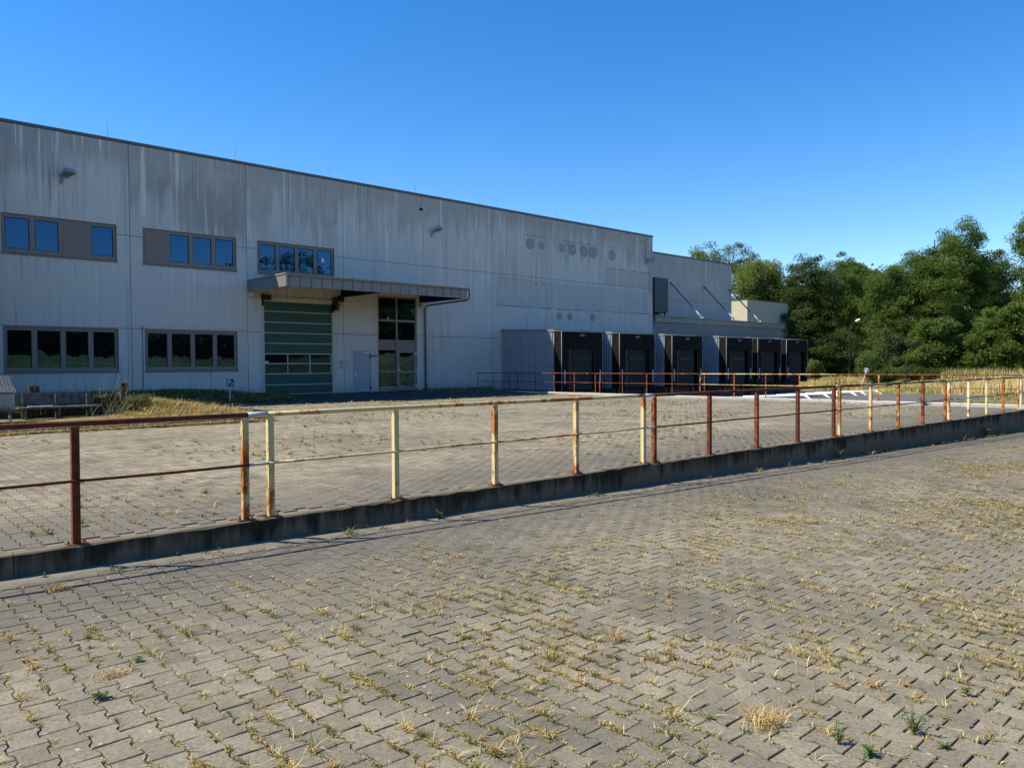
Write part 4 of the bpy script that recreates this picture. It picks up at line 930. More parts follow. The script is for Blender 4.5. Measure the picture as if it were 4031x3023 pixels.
# ------------------------------------------------------------------ truck wheel guides (bent white pipes)
def guide(x,label,first=[None]):
    if first[0] is None:
        r = thing('wheel_guide',label,'wheel guide',(x,26.6,-1.0),'white wheel guides on the truck court')
        z1=float(pit_z(29.2))+0.30; z0=float(pit_z(23.6))+0.24
        MB().tube([(x,29.3,float(pit_z(29.3))-0.05),(x,29.2,z1-0.05),(x,29.0,z1),(x,23.7,z0)],0.078,12).build('pipe',M_white,r,smooth=True)
        MB().tube([(x,23.7,z0),(x-0.02,23.62,z0-0.01),(x-0.15,23.2,float(pit_z(23.2))-0.03)],0.078,12).build('pipe_end',M_white,r,smooth=True)
        first[0]=r; return r
    return copy_thing(first[0],(x,26.6,-1.0),label)
for x,l in ((47.95,'white wheel guide pipe nearest the kerb wall, left of the fourth dock'),(50.65,'white wheel guide pipe right of the fourth dock'),(52.2,'white wheel guide pipe left of the fifth dock'),(54.9,'white wheel guide pipe right of the fifth dock'),(56.5,'white wheel guide pipe left of the last dock'),(59.2,'white wheel guide pipe farthest right, beside the last dock')): guide(x,l)

# ------------------------------------------------------------------ left corner: kerb, bench, cabinet, palisade, parking sign
kb = thing('garden_kerb','low dark concrete kerb between the paving and the dry grass','kerb',(3,20.65,0))
x=-12
while x<9.85:
    x2=min(x+1.0,9.85); zt=0.105+random.uniform(-0.012,0.012); MB().bbox(x+0.004,x2-0.004,20.63+random.uniform(-.008,.008),20.73,-0.2,zt,0.012).build('kerb_stone',M_kerb,kb); x=x2
MB().bbox(9.76,9.86,20.74,24.6,-0.2,0.09,0.012).build('kerb_stone',M_kerb,kb)
def mossy():
    g=G('mossy_board',0.95,0.1); p=g.pos(); n=g.noise(p,7,6,0.7); m=g.noise(g.map(p,(3,3,1.2)),2.0,4); f=g.noise(g.map(p,(4,30,30)),1.5,3)
    c=g.mix(n,(0.075,0.073,0.065),(0.17,0.16,0.145)); c=g.mix(g.step(m,0.45,0.62,0,0.8),c,(0.055,0.055,0.045)); c=g.mix(g.step(g.noise(p,22,4),0.54,0.68,0,0.6),c,(0.26,0.25,0.22))
    g.col(c); g.bump(g.math('ADD',n,f),0.6,0.01); return g.m
M_moss = mossy()
def wood(name,a,b):
    g=G(name,0.9,0.1); p=g.pos(); n=g.noise(g.map(p,(9,9,1.0)),2.0,5,0.65); c=g.mix(n,a,b); g.col(c); g.bump(n,0.7,0.01); return g.m
M_log = wood('palisade_wood',(0.035,0.026,0.018),(0.11,0.08,0.05)); M_logtop = wood('log_end',(0.12,0.09,0.055),(0.22,0.17,0.11))
bn = thing('park_bench','weathered grey bench with a mossy high backrest in front of the log palisade','bench',(5.25,24.1,0.09))
MB().add([(4.22,24.36,0.50),(6.20,24.40,0.505),(6.20,24.46,0.505),(4.22,24.42,0.50),(4.20,24.46,0.83),(6.16,24.52,0.85),(6.16,24.57,0.85),(4.20,24.51,0.83)],[(3,2,1,0),(4,5,6,7),(0,1,5,4),(1,2,6,5),(2,3,7,6),(3,0,4,7)]).build('backrest',M_moss,bn)
for i,yv in enumerate((23.92,24.07,24.22)): MB().bbox(4.27,6.26,yv,yv+0.135,0.415+0.003*i,0.465+0.003*i,0.006).build('seat_plank',M_moss,bn)
for xx in (4.42,5.22,6.0):
    MB().box(xx,xx+0.05,23.96,24.02,0.08,0.415).build('leg',M_moss,bn); MB().box(xx,xx+0.05,24.30,24.36,0.08,0.80).build('leg',M_moss,bn)
cut = MB().bbox(4.5,5.1,23.96,24.06,0.472,0.492,0.004).build('loose_board',M_white2); tag(cut,'narrow pale board lying on the bench seat','board')
cab = thing('metal_cabinet','grey metal box on legs with a checker plate sloping lid at the left edge','cabinet',(3.7,23.2,0.09))
MB().bbox(3.30,4.03,23.0,23.42,0.40,0.885,0.01).build('cabinet_body',plain('cabinet_grey',(0.33,0.325,0.30),0.5,0.4,0.15,4),cab)
q=MB(); hexa(q,[(3.24,22.92,0.90),(4.05,22.92,0.90),(4.0,23.48,1.31),(3.24,23.48,1.31),(3.24,22.91,0.915),(4.05,22.91,0.915),(4.0,23.47,1.325),(3.24,23.47,1.325)]); 
q.build('lid',M_gutter,cab)
kn=MB()
for i in range(10):
    for j in range(9):
        u=(i+0.5)/10;v=(j+0.5)/9; cx=3.26+0.77*u; cy=22.92+0.55*v; cz=0.925+0.41*v; s=1 if (i+j)%2 else -1; a=0.028
        kn.add([(cx-a,cy-0.012*s,cz-0.009*s),(cx,cy-0.010,cz-0.007),(cx+a,cy+0.012*s,cz+0.009*s),(cx,cy+0.010,cz+0.007),(cx,cy-0.006,cz+0.012)],[(0,1,4),(1,2,4),(2,3,4),(3,0,4)])
kn.build('tread_pattern',M_lampbody,cab)
MB().box(3.30,4.05,23.44,23.5,0.885,1.30).build('lid_support',M_tube2,cab)
MB().tube([(3.48,22.985,0.72),(3.48,22.96,0.72),(3.86,22.96,0.72),(3.86,22.985,0.72)],0.010,6).build('cabinet_handle',M_chrome,cab)
for xx,yv in ((3.34,23.03),(3.34,23.36),(3.96,23.36)): MB().box(xx,xx+0.05,yv,yv+0.05,0.07,0.40).build('leg',M_tube2,cab)
ps = thing('log_palisade','row of dark upright wooden logs behind the bench','palisade',(5.3,24.85,0.1))
x=3.6
while x<7.32:
    r_=random.uniform(0.055,0.075); h=0.80+random.uniform(-0.05,0.03) if x<6.35 else 0.70+random.uniform(-0.06,0.05)
    if 4.05<x<4.2: h=0.93
    if 4.72<x<4.92: h=1.02
    if x>7.0: h=1.06
    lg=MB().tube([(x,24.80+random.uniform(-.02,.02),-0.05),(x+random.uniform(-.01,.01),24.80,h)],[r_,r_*0.95],9).build('log',M_log,ps,smooth=False); x+=2*r_+0.006
MB().box(6.3,7.1,24.70,24.73,0.60,0.64).build('palisade_strap',M_r_red,ps)
sg = thing('parking_sign','small blue sign with white P and wheelchair symbol on a short white post','sign',(13.0,31.0,0.25))
sx,sy = 12.98,31.0; a_=radians(-8)
MB().bbox(sx-0.15,sx+0.15,sy-0.02,sy,0.715,1.02,0.008).build('sign_plate',plain('sign_blue',(0.010,0.022,0.10),0.45,0.4,0.1,4),sg)
MB().tube([(sx-0.01,sy+0.03,0.15),(sx-0.01,sy+0.03,0.99)],0.032,8).build('post',M_jamb,sg)
q=MB(); q.box(sx-0.105,sx-0.07,sy-0.024,sy-0.021,0.765,0.985)
n=12; V=[]
for k in range(n+1):
    a=-pi/2+pi*k/n; V += [(sx-0.04+0.065*cos(a),sy-0.0235,0.925+0.06*sin(a)),(sx-0.04+0.033*cos(a),sy-0.0235,0.925+0.028*sin(a))]
q.add(V,[(2*k,2*k+2,2*k+3,2*k+1) for k in range(n)]); q.box(sx-0.071,sx-0.04,sy-0.024,sy-0.021,0.953,0.985); q.box(sx-0.071,sx-0.04,sy-0.024,sy-0.021,0.865,0.897)
q.build('letter_p',M_logo,sg)
q=MB(); n=16; V=[]; cx,cz=sx+0.07,0.785
for k in range(n): a=2*pi*k/n; V += [(cx+0.045*cos(a),sy-0.0235,cz+0.045*sin(a)),(cx+0.029*cos(a),sy-0.0235,cz+0.029*sin(a))]
q.add(V,[(2*k,2*((k+1)%n),2*((k+1)%n)+1,2*k+1) for k in range(n)]); q.box(cx-0.005,cx+0.014,sy-0.024,sy-0.021,cz+0.03,cz+0.095); q.box(cx-0.055,cx-0.03,sy-0.024,sy-0.021,cz-0.03,cz-0.012); q.box(cx-0.014,cx+0.020,sy-0.024,sy-0.021,cz+0.088,cz+0.115)
q.build('wheelchair_symbol',M_logo,sg)

# ------------------------------------------------------------------ right background: leaning sign, lamp, fences
b = on_z(2900+1815*.2712,1380+492*.2712,0.0); t = at_depth(2900+1885*.2712,1380+290*.2712,np.linalg.norm(b[:2])*0.985)
dn = np.dot(_C.T@(b-np.array([0,0,CAMZ])),[0,0,-1]); t = at_depth(2900+1888*.2712,1380+285*.2712,dn); zb=float(meadow_z(np.array([b[0]]),np.array([b[1]]))[0])
ls = thing('leaning_sign','white square sign seen from behind on a leaning post in the grass','sign',(b[0],b[1],zb))
MB().tube([b+(b-t)*0.15,t+(t-b)*0.12],0.03,8).build('post',M_white2,ls)
rtv=_C[:,0]; upv=(t-b)/np.linalg.norm(t-b); sdv=rtv-upv*np.dot(rtv,upv); sdv/=np.linalg.norm(sdv); fwv=np.cross(upv,sdv)
if fwv[1]<0: fwv=-fwv
c=t; s_=0.155*dn/FPX*FPX/dn*1.0; hw=8.5*dn/FPX
q=MB(); P8=[c+sdv*i*hw+upv*j*hw+fwv*k for k in (0.035,0.05) for i,j in ((-1,-1),(1,-1),(1,1),(-1,1))]; hexa(q,P8); q.build('sign_plate',M_white,ls)
q=MB(); P8=[c+sdv*i*hw*0.5+upv*j*0.02+fwv*k for k in (0.015,0.034) for i,j in ((-1,-1),(1,-1),(1,1),(-1,1))]; hexa(q,P8); q.build('clamp',M_steel,ls)
p0=at_depth(3346,1420,78); zg=float(meadow_z(np.array([p0[0]]),np.array([p0[1]]))[0]); 
sl_ = thing('street_lamp','slender curved street lamp with pale head before the dark trees','street lamp',(p0[0],p0[1],zg))
pts=[(p0[0],p0[1],zg-0.2)]+[tuple(at_depth(px,py,78)) for px,py in ((3346,1400),(3347,1310),(3350,1290),(3360,1272),(3372,1264))]
MB().tube(pts,[0.07,0.06,0.04,0.035,0.03,0.03],8).build('pole',M_steel,sl_,smooth=True)
MB().tube([at_depth(3368,1266,78),at_depth(3376,1262,77.9),at_depth(3386,1257,77.8)],[0.10,0.14,0.09],8).build('lamp_head',M_white,sl_)
# low slatted pallet fence
p0=on_z(3441,1533,0.0); p1=on_z(3500,1534,0.0); zf0=float(meadow_z(np.array([p0[0]]),np.array([p0[1]]))[0])-0.05
pf = thing('slat_fence','low grey fence of upright slats half hidden by the bushes','fence',(p0[0],p0[1],zf0))
for k in range(15):
    c=p0+(p1-p0)*k/14; h=0.42+random.uniform(-.03,.03); d_=(p1-p0)/np.linalg.norm(p1-p0); nn=np.array([-d_[1],d_[0],0])
    q=MB(); P8=[c*np.array([1,1,0])+np.array([0,0,z])+d_*i*0.022+nn*j for z in (zf0-0.05,zf0+h) for i,j in ((-1,-0.008),(1,-0.008),(1,0.008),(-1,0.008))]; hexa(q,P8); q.build('slat',M_tube2,pf)
for z in (0.10,0.33):
    q=MB(); d_=(p1-p0)/np.linalg.norm(p1-p0); nn=np.array([-d_[1],d_[0],0]); P8=[]
    for zz in (zf0+z,zf0+z+0.04):
        for c,j in ((p0,0.010),(p1,0.010),(p1,0.028),(p0,0.028)): P8.append(np.array([c[0],c[1],0])+nn*j+np.array([0,0,zz]))
    hexa(q,P8); q.build('fence_rail',M_tube2,pf)
# mesh gate behind
g0=at_depth(3389,1440,80); g1=at_depth(3445,1440,80); zg=float(meadow_z(np.array([g0[0]]),np.array([g0[1]]))[0])
mg = thing('mesh_gate','thin grey tube and mesh gate standing before the trees','gate',(g0[0],g0[1],zg))
zt=at_depth(3389,1394,80)[2]
for c in (g0,g1): MB().tube([(c[0],c[1],zg-0.1),(c[0],c[1],zt)],0.04,6).build('post',M_tube2,mg)
for z in (zt-0.04,zt-0.28,zg+0.3): MB().tube([(g0[0],g0[1],z),(g1[0],g1[1],z)],0.03,6).build('gate_rail',M_tube2,mg)
q=MB()
for k in range(1,16):
    c=g0+(g1-g0)*k/16; q.tube([(c[0],c[1],zg+0.3),(c[0],c[1],zt-0.04)],0.006,4)
q.build('mesh_wire',M_tube2,mg)
e0=at_depth(3366,1412,80); MB().tube([(g0[0],g0[1],zt-0.1),(e0[0],e0[1],zt-0.55),(e0[0],e0[1],zg-0.1)],0.035,6).build('brace',M_tube2,mg)
# ------------------------------------------------------------------ vegetation
def leaf_mat(name, a, b, c, trans=0.42):
    a,b,c=[tuple(min(1,v*k) for v in q) for q,k in ((a,0.95),(b,1.12),(c,1.1))]
    g=G(name,0.6,0.25); at=g.attr(); t=g.xyz(at.outputs['Color']); col=g.mix(t[0],a,b); col=g.mix(g.step(t[1],0.80,0.98,0,0.8),col,c)
    g.col(col); tr=g.node('ShaderNodeBsdfTranslucent'); g.put(tr.inputs[0],g.mix(0.5,col,tuple(min(1,v*1.5) for v in b)))
    mx=g.node('ShaderNodeMixShader'); mx.inputs[0].default_value=trans; out=g.n['Material Output']
    g.l.new(g.b.outputs[0],mx.inputs[1]); g.l.new(tr.outputs[0],mx.inputs[2]); g.l.new(mx.outputs[0],out.inputs['Surface']); return g.m
M_lf = [leaf_mat('leaf_locust',(0.042,0.084,0.016),(0.118,0.178,0.030),(0.22,0.23,0.05)),
        leaf_mat('leaf_willow',(0.070,0.110,0.022),(0.170,0.215,0.048),(0.25,0.25,0.07)),
        leaf_mat('leaf_dark',(0.024,0.050,0.012),(0.075,0.115,0.026),(0.13,0.14,0.04)),
        leaf_mat('leaf_grey',(0.045,0.075,0.024),(0.115,0.155,0.052),(0.18,0.20,0.08))]
def bark():
    g=G('bark',0.95,0.1); p=g.pos(); n=g.noise(g.map(p,(6,6,1.2)),2,4); g.col(g.mix(n,(0.030,0.024,0.018),(0.085,0.070,0.055))); g.bump(n,0.8,0.03); return g.m
M_bark = bark()
def leaves(cent, rad, n_per, size, r, flat=0.62, droop=0.25):
    """clumps of small folded leaves; cent (k,3), rad (k,)"""
    k=len(cent); N=k*n_per; ci=np.repeat(np.arange(k),n_per)
    d=r.normal(size=(N,3)); d/=np.linalg.norm(d,axis=1)[:,None]; rr=r.random(N)**0.45
    off=d*(rr*rad[ci])[:,None]; off[:,2]*=flat; off[:,2]-=droop*(off[:,0]**2+off[:,1]**2)/np.maximum(rad[ci],.2)*0.5
    P=cent[ci]+off
    az=np.arctan2(off[:,1],off[:,0])+r.normal(0,0.9,N); el=r.normal(-0.25,0.45,N)
    ax=np.stack([np.cos(az)*np.cos(el),np.sin(az)*np.cos(el),np.sin(el)],-1)
    sd=np.cross(ax,np.array([0,0,1.])+r.normal(0,0.45,(N,3))); sd/=np.linalg.norm(sd,axis=1)[:,None]+1e-9
    L=(size*r.uniform(0.6,1.35,N))[:,None]; W=L*r.uniform(0.26,0.42,(N,1)); nrm=np.cross(sd,ax)
    V=np.stack([P-ax*L*0.5,P+sd*W*0.5-ax*L*0.05+nrm*W*0.18,P+ax*L*0.5-nrm*L*0.10,P-sd*W*0.5-ax*L*0.05+nrm*W*0.18],1).reshape(-1,3)
    i0=(np.arange(N)*4)[:,None]; F=np.concatenate([i0+np.array([[0,1,2]]),i0+np.array([[0,2,3]])])
    tl=np.clip(r.random(k)[ci]*0.55+r.random(N)*0.45,0,1); t=np.repeat(np.stack([tl,r.random(N),tl],-1),4,0)
    return V,F,t
def tree(name,label,base,lobes,mat,seed,clump=1.1,dens=1.0,n_per=150,size=0.27,trunk=0.28,cat='tree',group='trees behind the field',flat=0.56,nl=16,crown_name='crown'):
    """lobes: list of (centre xyz, (rx,ry,rz)) ellipsoids that the crown fills unevenly"""
    r=np.random.default_rng(seed); base=np.array(base,float); root=thing(name,label,cat,tuple(base),group)
    cs=[]
    for c,(a,b_,h) in lobes:
        area=4*pi*((a*b_)**1.6+(a*h)**1.6+(b_*h)**1.6)**(1/1.6)/3**(1/1.6); n=max(5,int(dens*area/(clump*clump*1.55)))
        d=r.normal(size=(n,3)); d/=np.linalg.norm(d,axis=1)[:,None]; q=0.50+0.50*r.random(n)**0.55
        cs.append(np.array(c)+d*q[:,None]*np.array([a,b_,h])*(1+0.16*np.sin(5*d[:,:1]+seed)+0.14*np.sin(7*d[:,1:2]+2*seed)+0.10*np.sin(9*d[:,2:3]+seed)))
    cent=np.concatenate(cs); cent=cent[cent[:,2]>base[2]+0.25]; rad=clump*r.uniform(0.55,1.25,len(cent))
    V,F,t=leaves(cent,rad,n_per,size,r,flat)
    np_mesh(crown_name,V-base,F,mat,root,col=t)
    # trunk and limbs
    mb=MB(); top=np.mean([c for c,_ in lobes],axis=0); top=np.array([top[0],top[1],max(c[2] for c,_ in lobes)]); pts=[base-np.array([0,0,0.3])]
    for i in range(1,7):
        u=i/6; pts.append(base+(top-base)*u+np.array([r.normal(0,0.12),r.normal(0,0.12),0])*min(1,trunk*4)*(1 if i<6 else 0.3))
    mb.tube(pts,[trunk*(1-0.14*i) for i in range(7)],8,caps=False)
    sel=r.choice(len(cent),min(nl,len(cent)),replace=False)
    for i in sel:
        u=np.clip((cent[i,2]-base[2])/(top[2]-base[2]+.1)-0.22,0.22,0.92); k=u*6; a=pts[int(k)]+(pts[min(int(k)+1,6)]-pts[int(k)])*(k-int(k)); e=cent[i]; m=(a+e)/2+np.array([r.normal(0,.2),r.normal(0,.2),0.3])
        mb.tube([a,m,e],[trunk*0.36,trunk*0.22,trunk*0.07],5,caps=False)
    mb.build('trunk',M_bark,root,smooth=True)
    return root
def gz(x,y): return float(meadow_z(np.array([x]),np.array([y]))[0])
def ptree(name,label,d,base_px,lobes_px,mat,seed,dd=0.8,**kw):
    """lobes in photo pixels (cx,cy,rx,ry) at depth d, given real depth dd x their width"""
    L=[]; s=d/FPX
    for q in lobes_px:
        cx,cy,rx,ry=q[:4]; rx*=1.1; ry*=1.08; off=q[4] if len(q)>4 else 0.0
        c=at_depth(cx,cy,d+off); h=rx*s
        L.append((tuple(c),(h,h*dd,ry*s)))
    b=at_depth(base_px,1470,d); return tree(name,label,(b[0],b[1],gz(b[0],b[1])),L,mat,seed,**kw)
ptree('locust_tree','airy locust tree showing above the roof of the rear block',104,2835,[(2780,1020,62,62),(2890,1025,58,55),(2955,1050,52,40),(2850,1130,110,80),(2900,1230,90,60)],M_lf[0],1,dens=0.9,clump=1.25,size=0.31)
ptree('willow_tree','round light green willow like tree right behind the cream building',92,2990,[(2985,1130,100,100),(3040,1200,85,110),(2950,1230,75,90)],M_lf[1],2,dens=1.8,clump=1.05,n_per=170,size=0.29,flat=0.85)
ptree('locust_tree','tall dark green tree right of the willow like tree, in front of the black thicket',88,3190,[(3175,1085,75,70),(3235,1160,90,110),(3140,1230,85,120),(3210,1330,110,110)],M_lf[2],3,dens=1.6,clump=1.1)
ptree('locust_tree','open crowned tree with sky showing through, between the dark and the large tree',100,3330,[(3320,1070,85,55),(3370,1110,70,60),(3330,1180,110,80),(3340,1290,120,90)],M_lf[0],4,dens=1.05,clump=1.2,size=0.30)
ptree('locust_tree','largest tree, a broad locust with a high pointed crown at the right',80,3690,[(3790,945,85,70),(3740,1040,140,75),(3600,1090,110,80),(3500,1150,95,90),(3690,1170,180,100),(3800,1120,95,90),(3560,1270,150,100),(3720,1310,190,105)],M_lf[0],5,dens=1.6,clump=1.15,n_per=165,size=0.26,nl=26)
ptree('oak_tree','dark shaded tree directly behind the right flank of the largest tree',96,3890,[(3900,1060,75,60),(3870,1140,95,80),(3940,1200,80,100),(3880,1300,110,90)],M_lf[2],6,dens=1.5,clump=1.1,size=0.29)
ptree('locust_tree','tall tree cut off by the right edge of the photo',78,4080,[(4075,920,72,85),(4060,1060,70,90),(4100,1180,130,110),(4060,1300,140,100)],M_lf[0],7,dens=1.4,clump=1.1)
ptree('locust_tree','low green tree at the right edge in front of the tall ones',66,3960,[(3950,1250,90,45),(4060,1290,130,60),(3890,1340,90,42),(4000,1370,120,45),(3900,1420,110,36),(4060,1430,120,40)],M_lf[0],8,dens=1.5,clump=0.9,size=0.28)
ptree('locust_tree','bright green young locust in front of the largest tree',68,3720,[(3690,1300,90,40),(3800,1360,100,38),(3670,1390,90,36),(3760,1435,100,32),(3850,1430,80,30)],M_lf[0],9,dens=1.5,clump=0.85,size=0.27,trunk=0.15)
ptree('leafy_bush','large grey green bush behind the leaning sign',74,3560,[(3500,1345,50,40),(3590,1375,60,45),(3470,1420,60,55),(3540,1440,75,55),(3630,1430,70,50),(3690,1470,60,40),(3560,1490,110,35)],M_lf[3],10,dens=1.5,clump=0.7,size=0.24,trunk=0.10,cat='bush',group='bushes at the field edge',flat=0.8)
ptree('leafy_bush','small bush beside the leaning sign at the foot of the large bush',70,3430,[(3420,1440,45,45),(3470,1480,55,32),(3530,1485,60,25)],M_lf[0],11,dens=1.2,clump=0.55,size=0.2,trunk=0.07,cat='bush',group='bushes at the field edge',flat=0.8)
ptree('leafy_bush','dark bush at the field edge right of the slatted fence',66,3620,[(3580,1485,70,30),(3660,1480,80,28),(3500,1490,50,22)],M_lf[2],12,dens=1.2,clump=0.5,size=0.2,trunk=0.07,cat='bush',group='bushes at the field edge',flat=0.8)
ptree('locust_tree','dark understorey tree beside the last dock in the black thicket',82,3230,[(3130,1330,70,110),(3230,1400,110,80),(3320,1400,90,85),(3180,1440,110,45)],M_lf[2],13,dens=1.5,clump=1.0)
ptree('leafy_bush','pale weed bush at the edge of the thicket beside the last dock',66,3205,[(3200,1450,25,28),(3225,1470,22,16)],M_lf[1],14,dens=1.5,clump=0.4,size=0.16,trunk=0.04,cat='bush',group='bushes at the field edge',flat=0.9)
# dense wood beyond, read as one mass
r=np.random.default_rng(99); px=r.uniform(2700,4500,3000); d=r.uniform(108,135,3000); cy=1450-r.random(3000)*((300+70*np.sin(px*0.006)+40*np.sin(px*0.021)))
cent=np.array([at_depth(a,b,c) for a,b,c in zip(px,cy,d)]); V,F,t=leaves(cent,r.uniform(1.2,2.4,3000),34,1.0,r)
stuff(np_mesh('far_wood',V,F,M_lf[2],col=t),'dark far wood behind the trees at the right','wood')
# row of trees across the lower pavement (outside the frame, seen only in the window panes)
k=0
for (x,yv,h,rd,ml,lab) in [(12,-30,12.5,4.6,0,'tree mirrored in the left ground floor panes'),(23,-31,11.5,5.0,2,'tree whose crown is mirrored in the second upper pane'),(33,-29,10.5,4.6,0,'tree mirrored low in the second upper window'),(43,-30,13.5,5.2,2,'tree mirrored between the second and third upper windows'),(53,-31,15.5,5.4,0,'tall tree mirrored in the upper window above the canopy'),(63,-30,16.0,5.4,0,'tall tree mirrored in the entrance glazing'),(3,-31,11.0,4.8,2,'tree beyond the bank mirrored at the left edge'),(73,-30,15.0,5.4,2,'tree beyond the bank at the far end of the mirrored row')]:
    zb=gz(x,yv); tree('mirrored_tree',lab,(x,yv,zb),[((x,yv,zb+h*0.60),(rd,rd,h*0.36)),((x+1.6,yv+1,zb+h*0.36),(rd*0.95,rd*0.8,h*0.24)),((x-1.8,yv,zb+h*0.42),(rd*0.8,rd*0.8,h*0.24))],M_lf[ml],40+k,dens=0.75,clump=1.3,n_per=60,size=0.5,group='trees reflected in the windows'); k+=1
r=np.random.default_rng(5); n=2000; cent=np.c_[r.uniform(-25,95,n),r.uniform(-46,-34,n),r.uniform(2.0,9.0,n)]; V,F,t=leaves(cent,r.uniform(1.2,2.2,n),36,1.1,r); stuff(np_mesh('far_wood',V,F,M_lf[2],col=t),'dark thicket beyond the bank, mirrored in the panes','wood')

# ------------------------------------------------------------------ grasses
def grass_mat(name):
    g=G(name,0.8,0.15); at=g.attr(); g.col(at.outputs['Color']); tr=g.node('ShaderNodeBsdfTranslucent'); g.put(tr.inputs[0],at.outputs['Color'])
    mx=g.node('ShaderNodeMixShader'); mx.inputs[0].default_value=0.3; g.l.new(g.b.outputs[0],mx.inputs[1]); g.l.new(tr.outputs[0],mx.inputs[2]); g.l.new(mx.outputs[0],g.n['Material Output'].inputs['Surface']); return g.m
M_blade = grass_mat('grass_blades')
STRAW=np.array([(0.68,0.53,0.23),(0.60,0.43,0.17),(0.76,0.63,0.33),(0.48,0.32,0.12),(0.40,0.23,0.10)]); GREEN=np.array([(0.085,0.13,0.028),(0.12,0.165,0.035),(0.07,0.11,0.03),(0.19,0.20,0.05),(0.15,0.19,0.045)])
def blades(roots,h,wd,lean,r,col,curl=0.5):
    """five point blades; roots (n,3)"""
    n=len(roots); az=r.uniform(0,2*pi,n); dv=np.stack([np.cos(az),np.sin(az),0*az],-1); sd=np.stack([-np.sin(az),np.cos(az),0*az],-1)
    lean=np.broadcast_to(lean,n); h=np.broadcast_to(h,n); wd=np.broadcast_to(wd,n)
    m=roots+dv*(h*lean*0.42)[:,None]+np.array([0,0,1])*(h*0.58)[:,None]; tp=roots+dv*(h*lean*(1+curl*r.random(n)))[:,None]+np.array([0,0,1])*(h*(1-0.35*np.clip(lean,0,1.5)*0.6))[:,None]
    tp[:,2]=np.maximum(tp[:,2],roots[:,2]+0.004)
    V=np.stack([roots-sd*wd[:,None]/2,roots+sd*wd[:,None]/2,m+sd*wd[:,None]*0.4,m-sd*wd[:,None]*0.4,tp],1).reshape(-1,3)
    i=(np.arange(n)*5)[:,None]; F4=i+np.array([[0,1,2,3]]); F3=i+np.array([[3,2,4]])
    return V,F4,F3,np.repeat(col,5,0)
def join(parts):
    Vs=[];A=[];B=[];T=[];b=0
    for V,F4,F3,t in parts: Vs.append(V);A.append(F4+b);B.append(F3+b);T.append(t);b+=len(V)
    return np.concatenate(Vs),[np.concatenate(A),np.concatenate(B)],np.concatenate(T)
def tufts(P, r, straw_p, hmin, hmax, nb=(10,34), spread=0.03, wd=0.0032):
    """P (n,3) tuft roots"""
    n=len(P); k=r.integers(nb[0],nb[1],n); ti=np.repeat(np.arange(n),k); N=len(ti); sz=r.uniform(0.45,1.0,n)**1.3
    straw=r.random(n)<straw_p; hh=(hmin+(hmax-hmin)*r.random(n)**1.8)
    ang=r.uniform(0,2*pi,N); rr=spread*sz[ti]*np.sqrt(r.random(N)); roots=P[ti]+np.stack([np.cos(ang)*rr*0.8,np.sin(ang)*rr*1.5,0*rr],-1)
    isS=straw[ti]^(r.random(N)<0.22); col=np.where(isS[:,None],STRAW[r.integers(0,5,N)],GREEN[r.integers(0,5,N)])*r.uniform(0.75,1.15,(N,1))
    h=hh[ti]*r.uniform(0.45,1.1,N); long=r.random(N)<0.05; h=np.where(long,h*1.9,h); lean=np.abs(r.normal(1.25,0.7,N))
    return blades(roots,h,wd*r.uniform(0.6,1.5,N),lean,r,col)
r=np.random.default_rng(21)
# joints of the lower pavement
def joint_pts(n,x0,x1,y0,y1,r,zf):
    row=r.integers(int(x0/SW),int(x1/SW),n); y=r.uniform(y0,y1,n); x=(row+0.5)*SW
    cr=r.random(n)<0.25; y=np.where(cr,np.round(y/SL)*SL+((np.round(y/SL)+row)%1)*0+0.1*(row%2)+0.1,y); x=np.where(cr,x+r.uniform(-0.07,0.07,n),x+r.normal(0,0.012,n))
    return np.stack([x,y,zf(x)],-1)
def joint_runs(n,x0,x1,y0,y1,r,zf,per=(2,9),length=0.16):
    """points strung along the wavy joints so that growth follows the lines"""
    row=r.integers(int(x0/SW),int(x1/SW),n); yc=r.uniform(y0,y1,n); k=r.integers(per[0],per[1],n); i=np.repeat(np.arange(n),k); y=yc[i]+r.normal(0,length,len(i))
    v=np.abs(((y-(row[i]%2)*0.1)/SL+0.5)%1.0-0.5)*SL; wv=np.interp(v,[0,0.034,0.066,0.1],[0.0625,0.0625,0.0825,0.0825]); x=row[i]*SW+wv+r.normal(0,0.003,len(i))
    cross=r.random(len(i))<0.16; yj=np.round((y-(row[i]%2)*0.1)/SL-0.5)*SL+0.1+(row[i]%2)*0.1; x=np.where(cross,row[i]*SW+r.uniform(-0.08,0.08,len(i)),x); y=np.where(cross,yj,y)
    return np.stack([x,y,zf(x)],-1)
def near_keep(P,r,lo):
    dist=rail_y(P[:,0])-P[:,1]; a=0.7*np.sin(1.1*P[:,0]+0.7*P[:,1])*np.sin(1.7*P[:,1]-0.4*P[:,0]+1)+0.6*np.sin(2.9*P[:,0]+1.3+np.sin(2*P[:,1]))*np.sin(3.3*P[:,1]+0.5)+0.5*np.sin(7.1*P[:,0]+2*P[:,1])*np.sin(5.3*P[:,1]-3*P[:,0]); p=np.clip((dist-0.8)/2.2,lo,1)*np.clip(0.55+0.55*a,0.16,1.0)*np.where(P[:,0]>5,1.15,1.0)
    P=P[(dist>0.12)&(r.random(len(P))<p)]; return P[in_view(P[:,:2],-0.3,0.8)]
zn=lambda x:near_z(x)-0.005
gM=tufts(near_keep(joint_runs(15000,-1,30,-1.0,7.2,r,zn,(3,12),0.13),r,0.10),r,0.50,0.008,0.022,(5,11),0.015,0.0046)      # mats
gA=tufts(near_keep(joint_runs(8500,-1,31,-1.0,7.2,r,zn,(2,6),0.10),r,0.04),r,0.78,0.014,0.046,(8,22),0.024,0.0040)      # straw rows
